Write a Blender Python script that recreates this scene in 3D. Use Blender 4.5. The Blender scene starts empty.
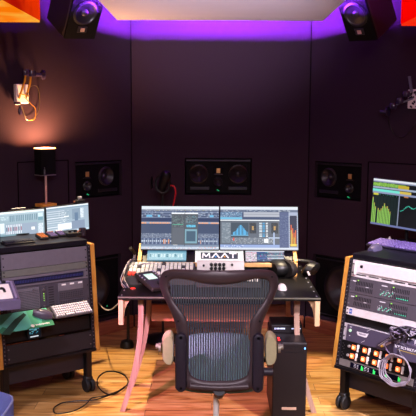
import bpy, bmesh, math, random
from mathutils import Matrix, Vector, Euler
random.seed(7)
S = bpy.context.scene
COL = S.collection
PI = math.pi
V = Vector

# ------------------------------------------------------------------ camera
FPX, PITCH, YAW, ROLL, H = 748.0, .1228, .006, .005, 1.81
RC = Matrix.Rotation(YAW, 3, 'Z') @ Matrix.Rotation(PI/2-PITCH, 3, 'X') @ Matrix.Rotation(ROLL, 3, 'Z')
EYE = V((0, 0, H))
cd = bpy.data.cameras.new('camera'); cam = bpy.data.objects.new('camera', cd); COL.objects.link(cam)
cd.sensor_fit = 'HORIZONTAL'; cd.sensor_width = 36; cd.lens = FPX/416*36; cd.clip_start = .05
M4 = RC.to_4x4(); M4.translation = EYE; cam.matrix_world = M4
S.camera = cam

def ray(px, py):
    return RC @ V(((px-208)/FPX, -(py-208)/FPX, -1))
def atY(px, py, Y):
    d = ray(px, py); return EYE + d*(Y/d.y)
def atZ(px, py, Z):
    d = ray(px, py); return EYE + d*((Z-H)/d.z)
def atPlane(px, py, o, n):
    d = ray(px, py); return EYE + d*((V(o)-EYE).dot(n)/d.dot(n))

class Frame:
    """local x = right along a face, y = into it, z = up along it"""
    def __init__(s, o, phi=0, lean=0, roll=0):
        s.o = V(o)
        n = V((math.sin(phi), -math.cos(phi), 0)); u = V((math.cos(phi), math.sin(phi), 0))
        v = V((0, 0, 1))*math.cos(lean) - n*math.sin(lean); n2 = n*math.cos(lean) + V((0, 0, 1))*math.sin(lean)
        s.u = u*math.cos(roll)+v*math.sin(roll); s.v = -u*math.sin(roll)+v*math.cos(roll); s.n = n2
    def m(s, x=0, y=0, z=0):
        m = Matrix((s.u, -s.n, s.v)).transposed().to_4x4()
        m.translation = s.o + s.u*x - s.n*y + s.v*z
        return m
    def uv(s, px, py, out=0):
        p = atPlane(px, py, s.o + s.n*out, s.n) - s.o
        return p.dot(s.u), p.dot(s.v)

# ------------------------------------------------------------------ materials
def lin(h):
    if not isinstance(h, str): return tuple(h)+(1,)
    v = [int(h[i:i+2], 16)/255 for i in (0, 2, 4)]
    return tuple(x/12.92 if x <= .04045 else ((x+.055)/1.055)**2.4 for x in v)+(1,)
MC = {}
def mat(key, col='808080', rough=.5, metal=0, emit=None, es=1, var=.12, scale=40, bump=0, alpha=1, spec=.5):
    if key in MC: return MC[key]
    m = bpy.data.materials.new(key); m.use_nodes = True; MC[key] = m
    nt = m.node_tree; b = nt.nodes['Principled BSDF']
    b.inputs['Roughness'].default_value = rough; b.inputs['Metallic'].default_value = metal
    b.inputs['Specular IOR Level'].default_value = spec
    tc = nt.nodes.new('ShaderNodeTexCoord'); nz = nt.nodes.new('ShaderNodeTexNoise'); nz.inputs['Scale'].default_value = scale
    nz.inputs['Detail'].default_value = 3
    nt.links.new(tc.outputs['Object'], nz.inputs['Vector'])
    mx = nt.nodes.new('ShaderNodeMix'); mx.data_type = 'RGBA'
    c = lin(col)
    mx.inputs[6].default_value = tuple(x*(1-var) for x in c[:3])+(1,)
    mx.inputs[7].default_value = tuple(min(1, x*(1+var)) for x in c[:3])+(1,)
    nt.links.new(nz.outputs['Fac'], mx.inputs[0]); nt.links.new(mx.outputs[2], b.inputs['Base Color'])
    if bump:
        bp = nt.nodes.new('ShaderNodeBump'); bp.inputs['Strength'].default_value = bump; bp.inputs['Distance'].default_value = .002
        nt.links.new(nz.outputs['Fac'], bp.inputs['Height']); nt.links.new(bp.outputs['Normal'], b.inputs['Normal'])
    if emit:
        b.inputs['Emission Color'].default_value = lin(emit); b.inputs['Emission Strength'].default_value = es
    if alpha < 1: b.inputs['Alpha'].default_value = alpha
    return m

def wood(key, c1, c2, rough=.45, axis=0, sc=1.0):
    if key in MC: return MC[key]
    m = bpy.data.materials.new(key); m.use_nodes = True; MC[key] = m
    nt = m.node_tree; b = nt.nodes['Principled BSDF']; b.inputs['Roughness'].default_value = rough
    tc = nt.nodes.new('ShaderNodeTexCoord'); mp = nt.nodes.new('ShaderNodeMapping')
    s = [22*sc]*3; s[axis] = 1.6*sc; mp.inputs['Scale'].default_value = s
    nz = nt.nodes.new('ShaderNodeTexNoise'); nz.inputs['Scale'].default_value = 1.5; nz.inputs['Detail'].default_value = 5; nz.inputs['Distortion'].default_value = 1.2
    cr = nt.nodes.new('ShaderNodeValToRGB'); cr.color_ramp.elements[0].color = lin(c1); cr.color_ramp.elements[1].color = lin(c2)
    cr.color_ramp.elements[0].position = .35; cr.color_ramp.elements[1].position = .65
    nt.links.new(tc.outputs['Object'], mp.inputs[0]); nt.links.new(mp.outputs[0], nz.inputs['Vector'])
    nt.links.new(nz.outputs['Fac'], cr.inputs[0]); nt.links.new(cr.outputs[0], b.inputs['Base Color'])
    return m

def floor_mat():
    m = bpy.data.materials.new('plank_floor'); m.use_nodes = True
    nt = m.node_tree; N = nt.nodes; L = nt.links; b = N['Principled BSDF']; b.inputs['Roughness'].default_value = .38
    tc = N.new('ShaderNodeTexCoord')
    br = N.new('ShaderNodeTexBrick'); br.inputs['Scale'].default_value = 1; br.inputs['Brick Width'].default_value = 1.1
    br.inputs['Row Height'].default_value = .12; br.inputs['Mortar Size'].default_value = .0015; br.inputs['Mortar'].default_value = (.03, .012, .004, 1)
    br.inputs['Color1'].default_value = (0, 0, 0, 1); br.inputs['Color2'].default_value = (1, 1, 1, 1); br.offset = .37
    L.new(tc.outputs['Object'], br.inputs['Vector'])
    mp = N.new('ShaderNodeMapping'); mp.inputs['Scale'].default_value = (1.1, 9, 1); L.new(tc.outputs['Object'], mp.inputs[0])
    # shift grain per plank
    ad = N.new('ShaderNodeVectorMath'); ad.operation = 'MULTIPLY_ADD'; L.new(br.outputs['Color'], ad.inputs[0]); ad.inputs[1].default_value = (7, 7, 7); L.new(mp.outputs[0], ad.inputs[2])
    nz = N.new('ShaderNodeTexNoise'); nz.inputs['Scale'].default_value = 1.7; nz.inputs['Detail'].default_value = 6; nz.inputs['Distortion'].default_value = 1.6
    L.new(ad.outputs[0], nz.inputs['Vector'])
    cr = N.new('ShaderNodeValToRGB'); e = cr.color_ramp.elements
    e[0].position = .3; e[0].color = lin('865026'); e[1].position = .68; e[1].color = lin('e6b87c')
    k = e.new(.48); k.color = lin('c8924e')
    L.new(nz.outputs['Fac'], cr.inputs[0])
    mx = N.new('ShaderNodeMix'); mx.data_type = 'RGBA'; mx.blend_type = 'MULTIPLY'; mx.inputs[0].default_value = .55
    cr2 = N.new('ShaderNodeValToRGB'); cr2.color_ramp.elements[0].color = (.45, .38, .32, 1); cr2.color_ramp.elements[1].color = (1, 1, 1, 1)
    L.new(br.outputs['Color'], cr2.inputs[0]); L.new(cr.outputs[0], mx.inputs[6]); L.new(cr2.outputs[0], mx.inputs[7])
    m2 = N.new('ShaderNodeMix'); m2.data_type = 'RGBA'; L.new(br.outputs['Fac'], m2.inputs[0]); L.new(mx.outputs[2], m2.inputs[6]); m2.inputs[7].default_value = (.04, .018, .008, 1)
    L.new(m2.outputs[2], b.inputs['Base Color'])
    return m

def screen_mat():
    if 'lit_screen' in MC: return MC['lit_screen']
    m = bpy.data.materials.new('lit_screen'); m.use_nodes = True; MC['lit_screen'] = m
    nt = m.node_tree; b = nt.nodes['Principled BSDF']; b.inputs['Base Color'].default_value = (.01, .01, .01, 1); b.inputs['Roughness'].default_value = .6; b.inputs['Specular IOR Level'].default_value = .1
    a = nt.nodes.new('ShaderNodeAttribute'); a.attribute_name = 'Col'
    nt.links.new(a.outputs['Color'], b.inputs['Emission Color']); b.inputs['Emission Strength'].default_value = SCREEN
    return m
SCREEN = 1.15

BLACK = mat('black_plastic', '0d0c10', .45)
DARK = mat('dark_metal', '17151b', .4, .3)
FRAMEBLK = mat('black_steel', '141318', .4, .4)
WALLM = mat('wall_fabric', '30232e', .95, var=.10, scale=300, bump=.15, spec=.08)
GREY = mat('grey_panel', '6c6670', .5, .2)
GREY2 = mat('olive_grey_panel', '6b6c66', .5, .2)
WHITE = mat('white_paint', 'e8e4e2', .4)
SILVER = mat('brushed_silver', 'c9c6ca', .35, .6)
ALU = mat('aluminium', '9a98a0', .3, .9)
HONEY = wood('honey_ply', 'b0702a', 'cf9440', axis=2)
BEECH = wood('beech_ply', 'c39a72', 'dcb890', axis=2)
BEECHX = wood('beech_ply_lengthwise', 'c39a72', 'dcb890', axis=0)
PINKWOOD = wood('pale_maple', 'a08070', 'bc9a88', axis=2)
REDWOOD = wood('reddish_board', '8a4a34', 'b06a4a', axis=0)
CHROME = mat('chrome', 'd8d4d4', .12, 1)
RUBBER = mat('rubber', '101012', .6)

# ------------------------------------------------------------------ mesh builder
class MB:
    def __init__(s): s.bm = bmesh.new()
    def _add(s, tmp, M):
        me = bpy.data.meshes.new('t'); tmp.to_mesh(me); tmp.free(); me.transform(M); s.bm.from_mesh(me); bpy.data.meshes.remove(me)
    def box(s, c, size, bev=0, M=None, rot=None, seg=1):
        t = bmesh.new(); bmesh.ops.create_cube(t, size=1)
        bmesh.ops.scale(t, vec=size, verts=t.verts)
        if bev: bmesh.ops.bevel(t, geom=t.edges[:], offset=min(bev, min(size)*.49), segments=seg, affect='EDGES', profile=.6)
        R = Euler(rot).to_matrix().to_4x4() if rot else Matrix()
        s._add(t, (M or Matrix()) @ Matrix.Translation(c) @ R); return s
    def b2(s, x0, x1, y0, y1, z0, z1, bev=0, M=None):
        return s.box(((x0+x1)/2, (y0+y1)/2, (z0+z1)/2), (abs(x1-x0), abs(y1-y0), abs(z1-z0)), bev, M)
    def lathe(s, prof, c=(0, 0, 0), axis='Z', n=24, M=None, rot=None, cap=True):
        """prof: list of (radius, height along axis)"""
        t = bmesh.new(); rings = []
        for r, h in prof:
            if r < 1e-6: rings.append([t.verts.new((0, 0, h))])
            else: rings.append([t.verts.new((r*math.cos(2*PI*k/n), r*math.sin(2*PI*k/n), h)) for k in range(n)])
        for a, b in zip(rings, rings[1:]):
            for k in range(n):
                if len(a) == 1 and len(b) == 1: break
                if len(a) == 1: t.faces.new((a[0], b[(k+1) % n], b[k]))
                elif len(b) == 1: t.faces.new((a[k], a[(k+1) % n], b[0]))
                else: t.faces.new((a[k], a[(k+1) % n], b[(k+1) % n], b[k]))
        if len(rings[0]) > 1 and cap: t.faces.new(rings[0][::-1])
        if len(rings[-1]) > 1 and cap: t.faces.new(rings[-1])
        bmesh.ops.recalc_face_normals(t, faces=t.faces)
        R = {'Z': Matrix(), 'Y': Matrix.Rotation(PI/2, 4, 'X'), 'X': Matrix.Rotation(PI/2, 4, 'Y')}[axis]  # Y: height goes to -y
        if rot: R = Euler(rot).to_matrix().to_4x4() @ R
        s._add(t, (M or Matrix()) @ Matrix.Translation(c) @ R); return s
    def cyl(s, c, r, h, axis='Z', n=20, M=None, r2=None, rot=None):
        return s.lathe([(r, -h/2), (r if r2 is None else r2, h/2)], c, axis, n, M, rot)
    def tube(s, pts, r, n=8, closed=False, sub=0, rad=None):
        P = [V(p) for p in pts]
        if sub:
            Q = []; m = len(P)
            rng = range(m if closed else m-1)
            for i in rng:
                p0 = P[(i-1) % m] if closed or i > 0 else P[i]; p1 = P[i]; p2 = P[(i+1) % m]; p3 = P[(i+2) % m] if closed or i+2 < m else p2
                for k in range(sub):
                    t_ = k/sub
                    Q.append(.5*((2*p1)+(p2-p0)*t_+(2*p0-5*p1+4*p2-p3)*t_*t_+(3*p1-p0-3*p2+p3)*t_**3))
            if not closed: Q.append(P[-1])
            P = Q
        m = len(P); rings = []; prev = None
        for i in range(m):
            a = P[(i-1) % m] if closed or i > 0 else P[i]; b = P[(i+1) % m] if closed or i < m-1 else P[i]
            d = (b-a).normalized() if (b-a).length > 1e-9 else V((0, 0, 1))
            if prev is None: x = d.orthogonal().normalized()
            else: x = (prev-d*prev.dot(d)).normalized()
            prev = x; y = d.cross(x); rr = rad[i] if rad and len(rad) == m else r
            rings.append([s.bm.verts.new(P[i]+x*rr*math.cos(2*PI*k/n)+y*rr*math.sin(2*PI*k/n)) for k in range(n)])
        for i in range(m if closed else m-1):
            a, b = rings[i], rings[(i+1) % m]
            for k in range(n): s.bm.faces.new((a[k], a[(k+1) % n], b[(k+1) % n], b[k]))
        if not closed: s.bm.faces.new(rings[0][::-1]); s.bm.faces.new(rings[-1])
        return s
    def prism(s, outline, y0, y1, M=None, plane='xz'):
        """extrude an outline of (a,b) between y0 and y1"""
        t = bmesh.new()
        f = {'xz': lambda a, b, c: (a, c, b), 'xy': lambda a, b, c: (a, b, c), 'yz': lambda a, b, c: (c, a, b)}[plane]
        A = [t.verts.new(f(a, b, y0)) for a, b in outline]; B = [t.verts.new(f(a, b, y1)) for a, b in outline]; n = len(A)
        t.faces.new(A); t.faces.new(B[::-1])
        for k in range(n): t.faces.new((A[k], B[k], B[(k+1) % n], A[(k+1) % n]))
        bmesh.ops.recalc_face_normals(t, faces=t.faces)
        s._add(t, M or Matrix()); return s
    def loft(s, rings, close_ring=True, loop=False, cap=True):
        R = [[s.bm.verts.new(p) for p in r] for r in rings]; n = len(R[0]); m = len(R)
        for i in range(m if loop else m-1):
            a, b = R[i], R[(i+1) % m]
            for k in range(n if close_ring else n-1): s.bm.faces.new((a[k], a[(k+1) % n], b[(k+1) % n], b[k]))
        if cap and not loop and close_ring: s.bm.faces.new(R[0][::-1]); s.bm.faces.new(R[-1])
        return s
    def build(s, name, m, parent=None, smooth=False, label=None):
        bmesh.ops.recalc_face_normals(s.bm, faces=s.bm.faces)
        me = bpy.data.meshes.new(name); s.bm.to_mesh(me); s.bm.free()
        me.materials.append(m)
        if smooth:
            for p in me.polygons: p.use_smooth = True
            try: me.set_sharp_from_angle(angle=.7)
            except Exception: pass
        o = bpy.data.objects.new(name, me); COL.objects.link(o)
        if parent: o.parent = parent
        if label: o['label'] = label
        return o
def split_build(mb, name, m, parent, smooth=False):
    """every connected piece becomes a part of its own"""
    bm = mb.bm; seen = set(); out = []
    bm.verts.ensure_lookup_table()
    isl = []
    for v in bm.verts:
        if v.index in seen: continue
        st = [v]; seen.add(v.index); g = []
        while st:
            a = st.pop(); g.append(a)
            for e in a.link_edges:
                b = e.other_vert(a)
                if b.index not in seen: seen.add(b.index); st.append(b)
        isl.append(g)
    for g in isl:
        q = MB(); mp = {v: q.bm.verts.new(v.co) for v in g}; fs = {f for v in g for f in v.link_faces}
        for f in fs: q.bm.faces.new([mp[v] for v in f.verts])
        out.append(q.build(name, m, parent, smooth))
    bm.free(); return out
def tag(o, label, cat, group=None):
    o['label'] = label; o['category'] = cat
    if group: o['group'] = group
    return o
def thing(name, label, cat, M=None, group=None):
    o = bpy.data.objects.new(name, None); COL.objects.link(o); o.empty_display_size = .05
    if M is not None: o.matrix_world = M if isinstance(M, Matrix) else Matrix.Translation(M)
    return tag(o, label, cat, group)
def struct(mb, name, m, M=None):
    o = mb.build(name, m); o['kind'] = 'structure'
    if M is not None: o.matrix_world = M
    return o
def dup(o, M, label, parent=None):
    c = o.copy(); COL.objects.link(c)
    if parent: c.parent = parent
    else: c.matrix_world = M; c['label'] = label
    for ch in o.children: dup(ch, None, None, c)
    return c

# ------------------------------------------------------------------ room
YW = 6.28; XL, XR = -.68, .806; Q = math.sqrt(.5); SW = 1.9; CEIL = 3.1
AX = (XL+XR)/2
cornerL = V((XL-SW*Q, YW-SW*Q, 0)); cornerR = V((XR+SW*Q, YW-SW*Q, 0))
FRW = Frame((XL, YW, 0), 0); FLW = Frame(cornerL, PI/4); FRTW = Frame((XR, YW, 0), -PI/4)
BACKY = -1.2
mb = MB(); mb.prism([(XL-.3, YW+.4), (XR+.3, YW+.4), (cornerR.x+.3, cornerR.y), (cornerR.x+.3, BACKY-.2), (cornerL.x-.3, BACKY-.2), (cornerL.x-.3, cornerL.y)], -.12, 0, plane='xy')
fl = struct(mb, 'floor', floor_mat())
mb = MB(); mb.prism([(XL-.3, YW+.4), (XR+.3, YW+.4), (cornerR.x+.3, cornerR.y), (cornerR.x+.3, BACKY-.2), (cornerL.x-.3, BACKY-.2), (cornerL.x-.3, cornerL.y)], CEIL, CEIL+.1, plane='xy')
struct(mb, 'ceiling', mat('ceiling_paint', '120c12', .95, spec=.1))

def wall_with_holes(name, fr, w, holes, depth=.30):
    """holes: (x0,x1,z0,z1) in the wall's frame; wall face at y=0, hole sides and back behind it"""
    xs = sorted({0, w} | {h for q in holes for h in q[:2]}); zs = sorted({0, CEIL} | {h for q in holes for h in q[2:]})
    m = MB(); bm = m.bm
    def inside(x, z): return any(a < x < b and c < z < d for a, b, c, d in holes)
    for a, b in zip(xs, xs[1:]):
        for c, d in zip(zs, zs[1:]):
            if inside((a+b)/2, (c+d)/2): continue
            bm.faces.new([bm.verts.new(p) for p in ((a, 0, c), (b, 0, c), (b, 0, d), (a, 0, d))])
    for a, b, c, d in holes:
        for q in (((a, 0, c), (a, depth, c), (a, depth, d), (a, 0, d)), ((b, 0, c), (b, 0, d), (b, depth, d), (b, depth, c)),
                  ((a, 0, c), (b, 0, c), (b, depth, c), (a, depth, c)), ((a, 0, d), (a, depth, d), (b, depth, d), (b, 0, d)),
                  ((a, depth, c), (b, depth, c), (b, depth, d), (a, depth, d))):
            bm.faces.new([bm.verts.new(p) for p in q])
    bmesh.ops.remove_doubles(bm, verts=bm.verts, dist=1e-5)
    m.b2(0, w, depth+.02, depth+.1, 0, CEIL)
    return struct(m, name, WALLM, fr.m())

nl = [FLW.uv(*p) for p in ((75.3, 162.3), (122.4, 159.4), (76, 199), (121.6, 195.7))]
nr = [FRTW.uv(*p) for p in ((314.5, 160.5), (361.8, 164.1), (314.5, 196.9), (360.6, 201.9))]
nc = [FRW.uv(*p) for p in ((184.8, 157.9), (252.1, 158.5), (184.8, 194.6), (251.5, 195.4))]
def bounds(n): return ((n[0][0]+n[2][0])/2, (n[1][0]+n[3][0])/2, (n[2][1]+n[3][1])/2, (n[0][1]+n[1][1])/2)
HL, HR, HC = bounds(nl), bounds(nr), bounds(nc)
# lower niches: measured top and inner edge, 0.62 m square bass cabinets standing above the plinth
lr = FRTW.uv(313.2, 252); ll = FLW.uv(121, 254.8)
LT = (lr[1]+ll[1])/2
LR = (lr[0], lr[0]+.60, .13, LT); LL = (ll[0]-.60, ll[0], .13, LT)
wall_with_holes('wall_front', FRW, XR-XL, [HC])
wall_with_holes('wall_front_left', FLW, SW, [HL, LL])
wall_with_holes('wall_front_right', FRTW, SW, [HR, LR])
m = MB(); m.b2(cornerL.x-.1, cornerL.x, BACKY, cornerL.y, 0, CEIL); struct(m, 'wall_left', WALLM)
m = MB(); m.b2(cornerR.x, cornerR.x+.1, BACKY, cornerR.y, 0, CEIL); struct(m, 'wall_right', WALLM)
m = MB(); m.b2(cornerL.x-.1, cornerR.x+.1, BACKY-.1, BACKY, 0, CEIL); struct(m, 'wall_back', WALLM)
# wooden plinth along the foot of the three front walls
for nm, fr, w in (('baseboard_front', FRW, XR-XL), ('baseboard_left', FLW, SW), ('baseboard_right', FRTW, SW)):
    m = MB(); m.b2(.02, w-.02, -.035, -.001, .0, .11, .004); struct(m, nm, REDWOOD, fr.m())
# corner battens and the thin seams of the flush access panels
SEAM = mat('seam_shadow_gap', '0e090d', 1.0, spec=0)
for i, fr in enumerate((FRW, FRTW)):
    m = MB(); m.b2(-.004, .004, -.004, .004, .11, CEIL); struct(m, 'trim_%d' % (i+1), SEAM, fr.m())
def seam_rect(name, fr, x0, x1, z0, z1):
    m = MB(); t = .004
    m.b2(x0, x1, -.003, -.0005, z1-t, z1+t); m.b2(x0-t, x0+t, -.003, -.0005, z0, z1); m.b2(x1-t, x1+t, -.003, -.0005, z0, z1)
    struct(m, name, SEAM, fr.m())
a = FLW.uv(17.5, 163); b = FLW.uv(68, 159.6); seam_rect('trim_3', FLW, a[0], b[0], .12, (a[1]+b[1])/2)
a = FRTW.uv(368.5, 161.9); b = FRTW.uv(425, 166.3); seam_rect('trim_4', FRTW, a[0], min(b[0], SW-.03), .12, a[1])

# ------------------------------------------------------------------ loudspeakers
CONE = mat('speaker_cone', '221d25', .4, .1, spec=.4)
BAF = mat('speaker_baffle', '070609', .7, spec=.12)
CAP = mat('dust_cap', '2a252c', .35, .1)
SUR = mat('rubber_surround', '151318', .35)
GOLD = mat('gold_ribbon', 'd8a868', .35, .5)
TRIM = mat('metal_trim', '3a343e', .45, .6)
def driver(p, name, x, z, r, y=-.002, deep=.35):
    """round driver facing -y: surround, cone, cap"""
    w = MB(); w.lathe([(r*1.12, 0), (r*1.12, .004), (r*1.02, .007), (r*.96, .009), (r*.86, .003), (r*.82, -.001)], (x, y, z), 'Y', 32, cap=False)
    w = w.build(name, SUR, p, True)
    c = MB(); c.lathe([(r*.86, .002), (r*.30, -r*deep), (r*.28, -r*deep-.003), (r*.86, -.004)], (x, y-.001, z), 'Y', 32, cap=False); c.build('cone', CONE, w, True)
    k = MB(); k.lathe([(r*.33, -r*deep+.002), (r*.28, -r*deep+r*.12), (r*.15, -r*deep+r*.2), (0, -r*deep+r*.23)], (x, y, z), 'Y', 24); k.build('dust_cap', CAP, w, True)
    return w
def holes_plate(m, x0, x1, z0, z1, y, circles, t=.02, n=32):
    """flat front plate with round holes: plate drawn as strips around each circle's square"""
    cs = sorted(circles)
    xs = [x0]; 
    # cut plate into vertical bands, each with at most stacked circles
    bands = []; cur = x0
    groups = []
    for c in cs:
        for g in groups:
            if abs(g[0][0]-c[0]) < .03: g.append(c); break
        else: groups.append([c])
    for g in groups:
        R = max(c[2] for c in g); cx = sum(c[0] for c in g)/len(g)
        gx0, gx1 = cx-R-.004, cx+R+.004
        if gx0 > cur: m.b2(cur, gx0, y, y+t, z0, z1)
        zc = z0
        for c in sorted(g, key=lambda q: q[1]):
            a, b = c[1]-c[2]-.002, c[1]+c[2]+.002
            if a > zc: m.b2(gx0, gx1, y, y+t, zc, a)
            # square with hole
            sq = []; ci = []
            for k in range(n):
                an = 2*PI*k/n; dx, dz = math.cos(an), math.sin(an)
                sx = (gx1-c[0]) if dx > 0 else (c[0]-gx0); sz = (b-a)/2
                q = min(sx/abs(dx) if abs(dx) > 1e-6 else 9, sz/abs(dz) if abs(dz) > 1e-6 else 9)
                sq.append(m.bm.verts.new((c[0]+dx*q, y, c[1]+dz*q))); ci.append(m.bm.verts.new((c[0]+dx*c[2], y, c[1]+dz*c[2])))
            bk = [m.bm.verts.new((v.co.x, y+t, v.co.z)) for v in ci]
            for k in range(n):
                j = (k+1) % n
                m.bm.faces.new((sq[k], sq[j], ci[j], ci[k])); m.bm.faces.new((ci[k], ci[j], bk[j], bk[k]))
            zc = b
        if zc < z1: m.b2(gx0, gx1, y, y+t, zc, z1)
        cur = gx1
    if cur < x1: m.b2(cur, x1, y, y+t, z0, z1)
LEDG = mat('green_led', '106040', .4, emit='30c880', es=.8)
def in_wall(fr, hole, label, kind):
    x0, x1, z0, z1 = hole; g = .012; w = x1-x0-2*g; h = z1-z0-2*g
    t = thing('wall_speaker', label, 'speaker', fr.m((x0+x1)/2, 0, z0+.0001), 'midfield loudspeakers set flush into the wall')
    def X(f): return (f-.5)*w
    def Z(f): return g+(1-f)*h
    Y = .022
    if kind == 'C': ws = [(.19, .43), (.81, .43)]; mid = (.5, .66); tw = (.5, .33); ports = [(.06, .36), (.66, .95)]; led = (.5, .90)
    elif kind == 'L': ws = [(.69, .43)]; mid = (.26, .69); tw = (.25, .34); ports = [(.50, .94)]; led = (.27, .93)
    else: ws = [(.27, .42)]; mid = (.74, .70); tw = (.76, .35); ports = [(.06, .50)]; led = (.73, .95)
    R = .070 if kind != 'C' else .072; RM = .036
    m = MB(); holes_plate(m, -w/2, w/2, g, g+h, Y, [(X(a), Z(b), R*.9) for a, b in ws]+[(X(mid[0]), Z(mid[1]), RM*.9)], .03)
    m.b2(-w/2, w/2, Y+.12, Y+.14, g, g+h)
    m.build('cabinet', BAF, t)
    for a, b in ws: driver(t, 'woofer', X(a), Z(b), R, Y)
    driver(t, 'midrange', X(mid[0]), Z(mid[1]), RM, Y)
    q = MB(); q.box((X(tw[0]), Y-.004, Z(tw[1])), (.075, .008, .055), .004); tt = q.build('tweeter', BAF, t)
    q = MB(); q.box((X(tw[0]), Y-.010, Z(tw[1])), (.032, .006, .040), .001); q.build('ribbon', GOLD, tt, label='gold ribbon diaphragm')
    q = MB(); q.prism([(-.038, -.034), (.038, -.034), (.030, -.026), (-.030, -.026)], -.012, 0, M=Matrix.Translation((X(tw[0]), Y, Z(tw[1])))); q.build('waveguide_lip', TRIM, tt)
    for a, b in ports:
        q = MB(); q.b2(X(a), X(b), Y-.006, Y-.001, Z(.90), Z(.80), .004)
        pp = q.build('bass_port', mat('port_lip', '1a171d', .4), t); q = MB(); q.b2(X(a)+.008, X(b)-.008, Y-.008, Y-.0055, Z(.885), Z(.86), .001); q.build('port_edge', TRIM, pp)
    q = MB(); q.b2(-w/2, w/2, Y-.016, Y, Z(.055), Z(.0), .002); q.build('top_strip', TRIM, t)
    q = MB(); q.box((X(led[0])-.006, Y-.002, Z(led[1])), (.010, .004, .006)); q.box((X(led[0])+.004, Y-.002, Z(led[1])-.006), (.008, .004, .006)); q.build('status_light', LEDG, t)
    return t
in_wall(FRW, HC, 'wide loudspeaker with two woofers recessed in the wall straight above the twin desk screens', 'C')
in_wall(FLW, HL, 'loudspeaker recessed in the angled left wall, its single woofer right of the tweeter', 'L')
in_wall(FRTW, HR, 'loudspeaker recessed in the angled right wall, its single woofer left of the tweeter', 'R')
def sub(fr, hole, label, side):
    x0, x1, z0, z1 = hole; g = .01; w = x1-x0-2*g; h = z1-z0-2*g
    t = thing('subwoofer', label, 'subwoofer', fr.m((x0+x1)/2, 0, z0+.0001), 'subwoofers set low into the angled walls')
    m = MB(); holes_plate(m, -w/2, w/2, g, g+h, .03, [(.0, g+h*.50, .165)], .04); m.b2(-w/2, w/2, .2, .22, g, g+h); m.build('cabinet', BAF, t)
    driver(t, 'woofer', 0, g+h*.50, .178, .03, .3)
    q = MB(); q.b2(-w/2+.01, w/2-.01, .016, .03, g+h*.945, g+h*.962, .002); q.build('top_strip', TRIM, t)
    q = MB(); q.b2(-w/2+.01, w/2-.01, .016, .03, g+h*.02, g+h*.03, .001); q.build('bottom_strip', TRIM, t)
    lx = .10 if side == 'R' else .17
    q = MB(); q.box((lx, .027, g+h*.16), (.008, .006, .006)); q.build('status_light', LEDG, t)
sub(FLW, LL, 'large black subwoofer low in the left wall, behind the left rack', 'L')
sub(FRTW, LR, 'large black subwoofer low in the right wall, between desk and right rack', 'R')

def hanging(fr, w, h, d, label, mir, side_m):
    t = thing('ceiling_speaker', label, 'speaker', fr.m(), 'loudspeakers hung from the ceiling')
    m = MB(); m.b2(-w/2, w/2, .002, d, -h/2, h/2, .004); m.build('cabinet', side_m, t)
    m = MB(); wz = .032
    holes_plate(m, -w/2+.003, w/2-.003, -h/2+.003, h/2-.003, -.018, [(mir*.006, wz, .074)], .018); m.build('front_baffle', BAF, t)
    driver(t, 'woofer', mir*.006, wz, .082, -.020, .12)
    q = MB(); q.box((0, -.022, -h/2+.078), (.075, .008, .05), .006); tt = q.build('tweeter', mat('tweeter_plate', '1c181e', .35), t)
    q = MB(); q.box((0, -.028, -h/2+.078), (.032, .006, .028), .002); q.build('ribbon', mat('pale_ribbon', 'c9a890', .4, .2), tt, label='pale ribbon diaphragm')
    # bracket: yoke arms and drop rod to the ceiling
    inv = fr.m().inverted(); top = fr.m() @ V((0, d*.55, h/2)); up = V((top.x, top.y, CEIL))
    m = MB(); m.tube([inv @ top, inv @ up], .012)
    m.cyl(tuple(inv @ V((top.x, top.y, CEIL-.006))), .05, .012, rot=inv.to_euler()); m.build('hanging_rod', FRAMEBLK, t)
fL = Frame((-.898, 5.297, 2.49), .722, -.60, .068); hanging(fL, .245, .34, .27, 'black loudspeaker hung at the ceiling corner left of the pale ceiling panel', -1, mat('black_cabinet_vinyl', '1a1014', .5))
fR = Frame((.994, 5.297, 2.488), -.808, -.60, -.042); hanging(fR, .235, .35, .27, 'black loudspeaker hung at the ceiling corner right of the pale ceiling panel', 1, mat('dark_red_cabinet', '2a1018', .5))

# ------------------------------------------------------------------ ceiling panel, LED strips, red light boxes
CZ = 2.5; CLX0, CLX1, CLY = -.705, .798, 5.59
t = thing('ceiling_panel', 'large pale suspended acoustic panel over the desk with purple light behind', 'ceiling panel', (AX, 4, CZ))
m = MB(); m.prism([(CLX0-AX, CLY-4), (CLX1-AX, CLY-4), (CLX1-AX-.03, -2.2), (CLX0-AX+.03, -2.2)], .0, .03, plane='xy'); m.build('panel', mat('pale_stretched_fabric', 'd9d2e0', .8, scale=6, var=.04), t)
m = MB()
for sx in (-.5, .5):
    for y in (-1.6, 1.1): m.cyl((sx, y, .03+(CEIL-CZ-.03)/2), .006, CEIL-CZ-.03, n=8)
m.bm.verts.index_update(); split_build(m, 'hanger_rod', ALU, t)
PURP = mat('purple_led', '7030ff', .5, emit=(.30, .035, 1.0), es=7500)
PURP2 = mat('purple_led_side', '7030ff', .5, emit=(.25, .03, 1.0), es=800)
def led(name, x0, x1, y0, y1, label):
    m = MB(); m.b2(x0, x1, y0, y1, CZ+.036, CZ+.054); o = m.build(name, PURP if x1-x0 > .5 else PURP2)
    tag(o, label, 'light strip', 'purple light strips on top of the ceiling panel')
led('light_strip', CLX0+.12, CLX1-.12, CLY-.16, CLY-.145, 'purple light strip along the far edge on top of the ceiling panel')
led('light_strip', CLX0+.13, CLX0+.145, 3.9, CLY-.2, 'purple light strip along the left edge on top of the ceiling panel')
led('light_strip', CLX1-.145, CLX1-.13, 3.9, CLY-.2, 'purple light strip along the right edge on top of the ceiling panel')

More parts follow.
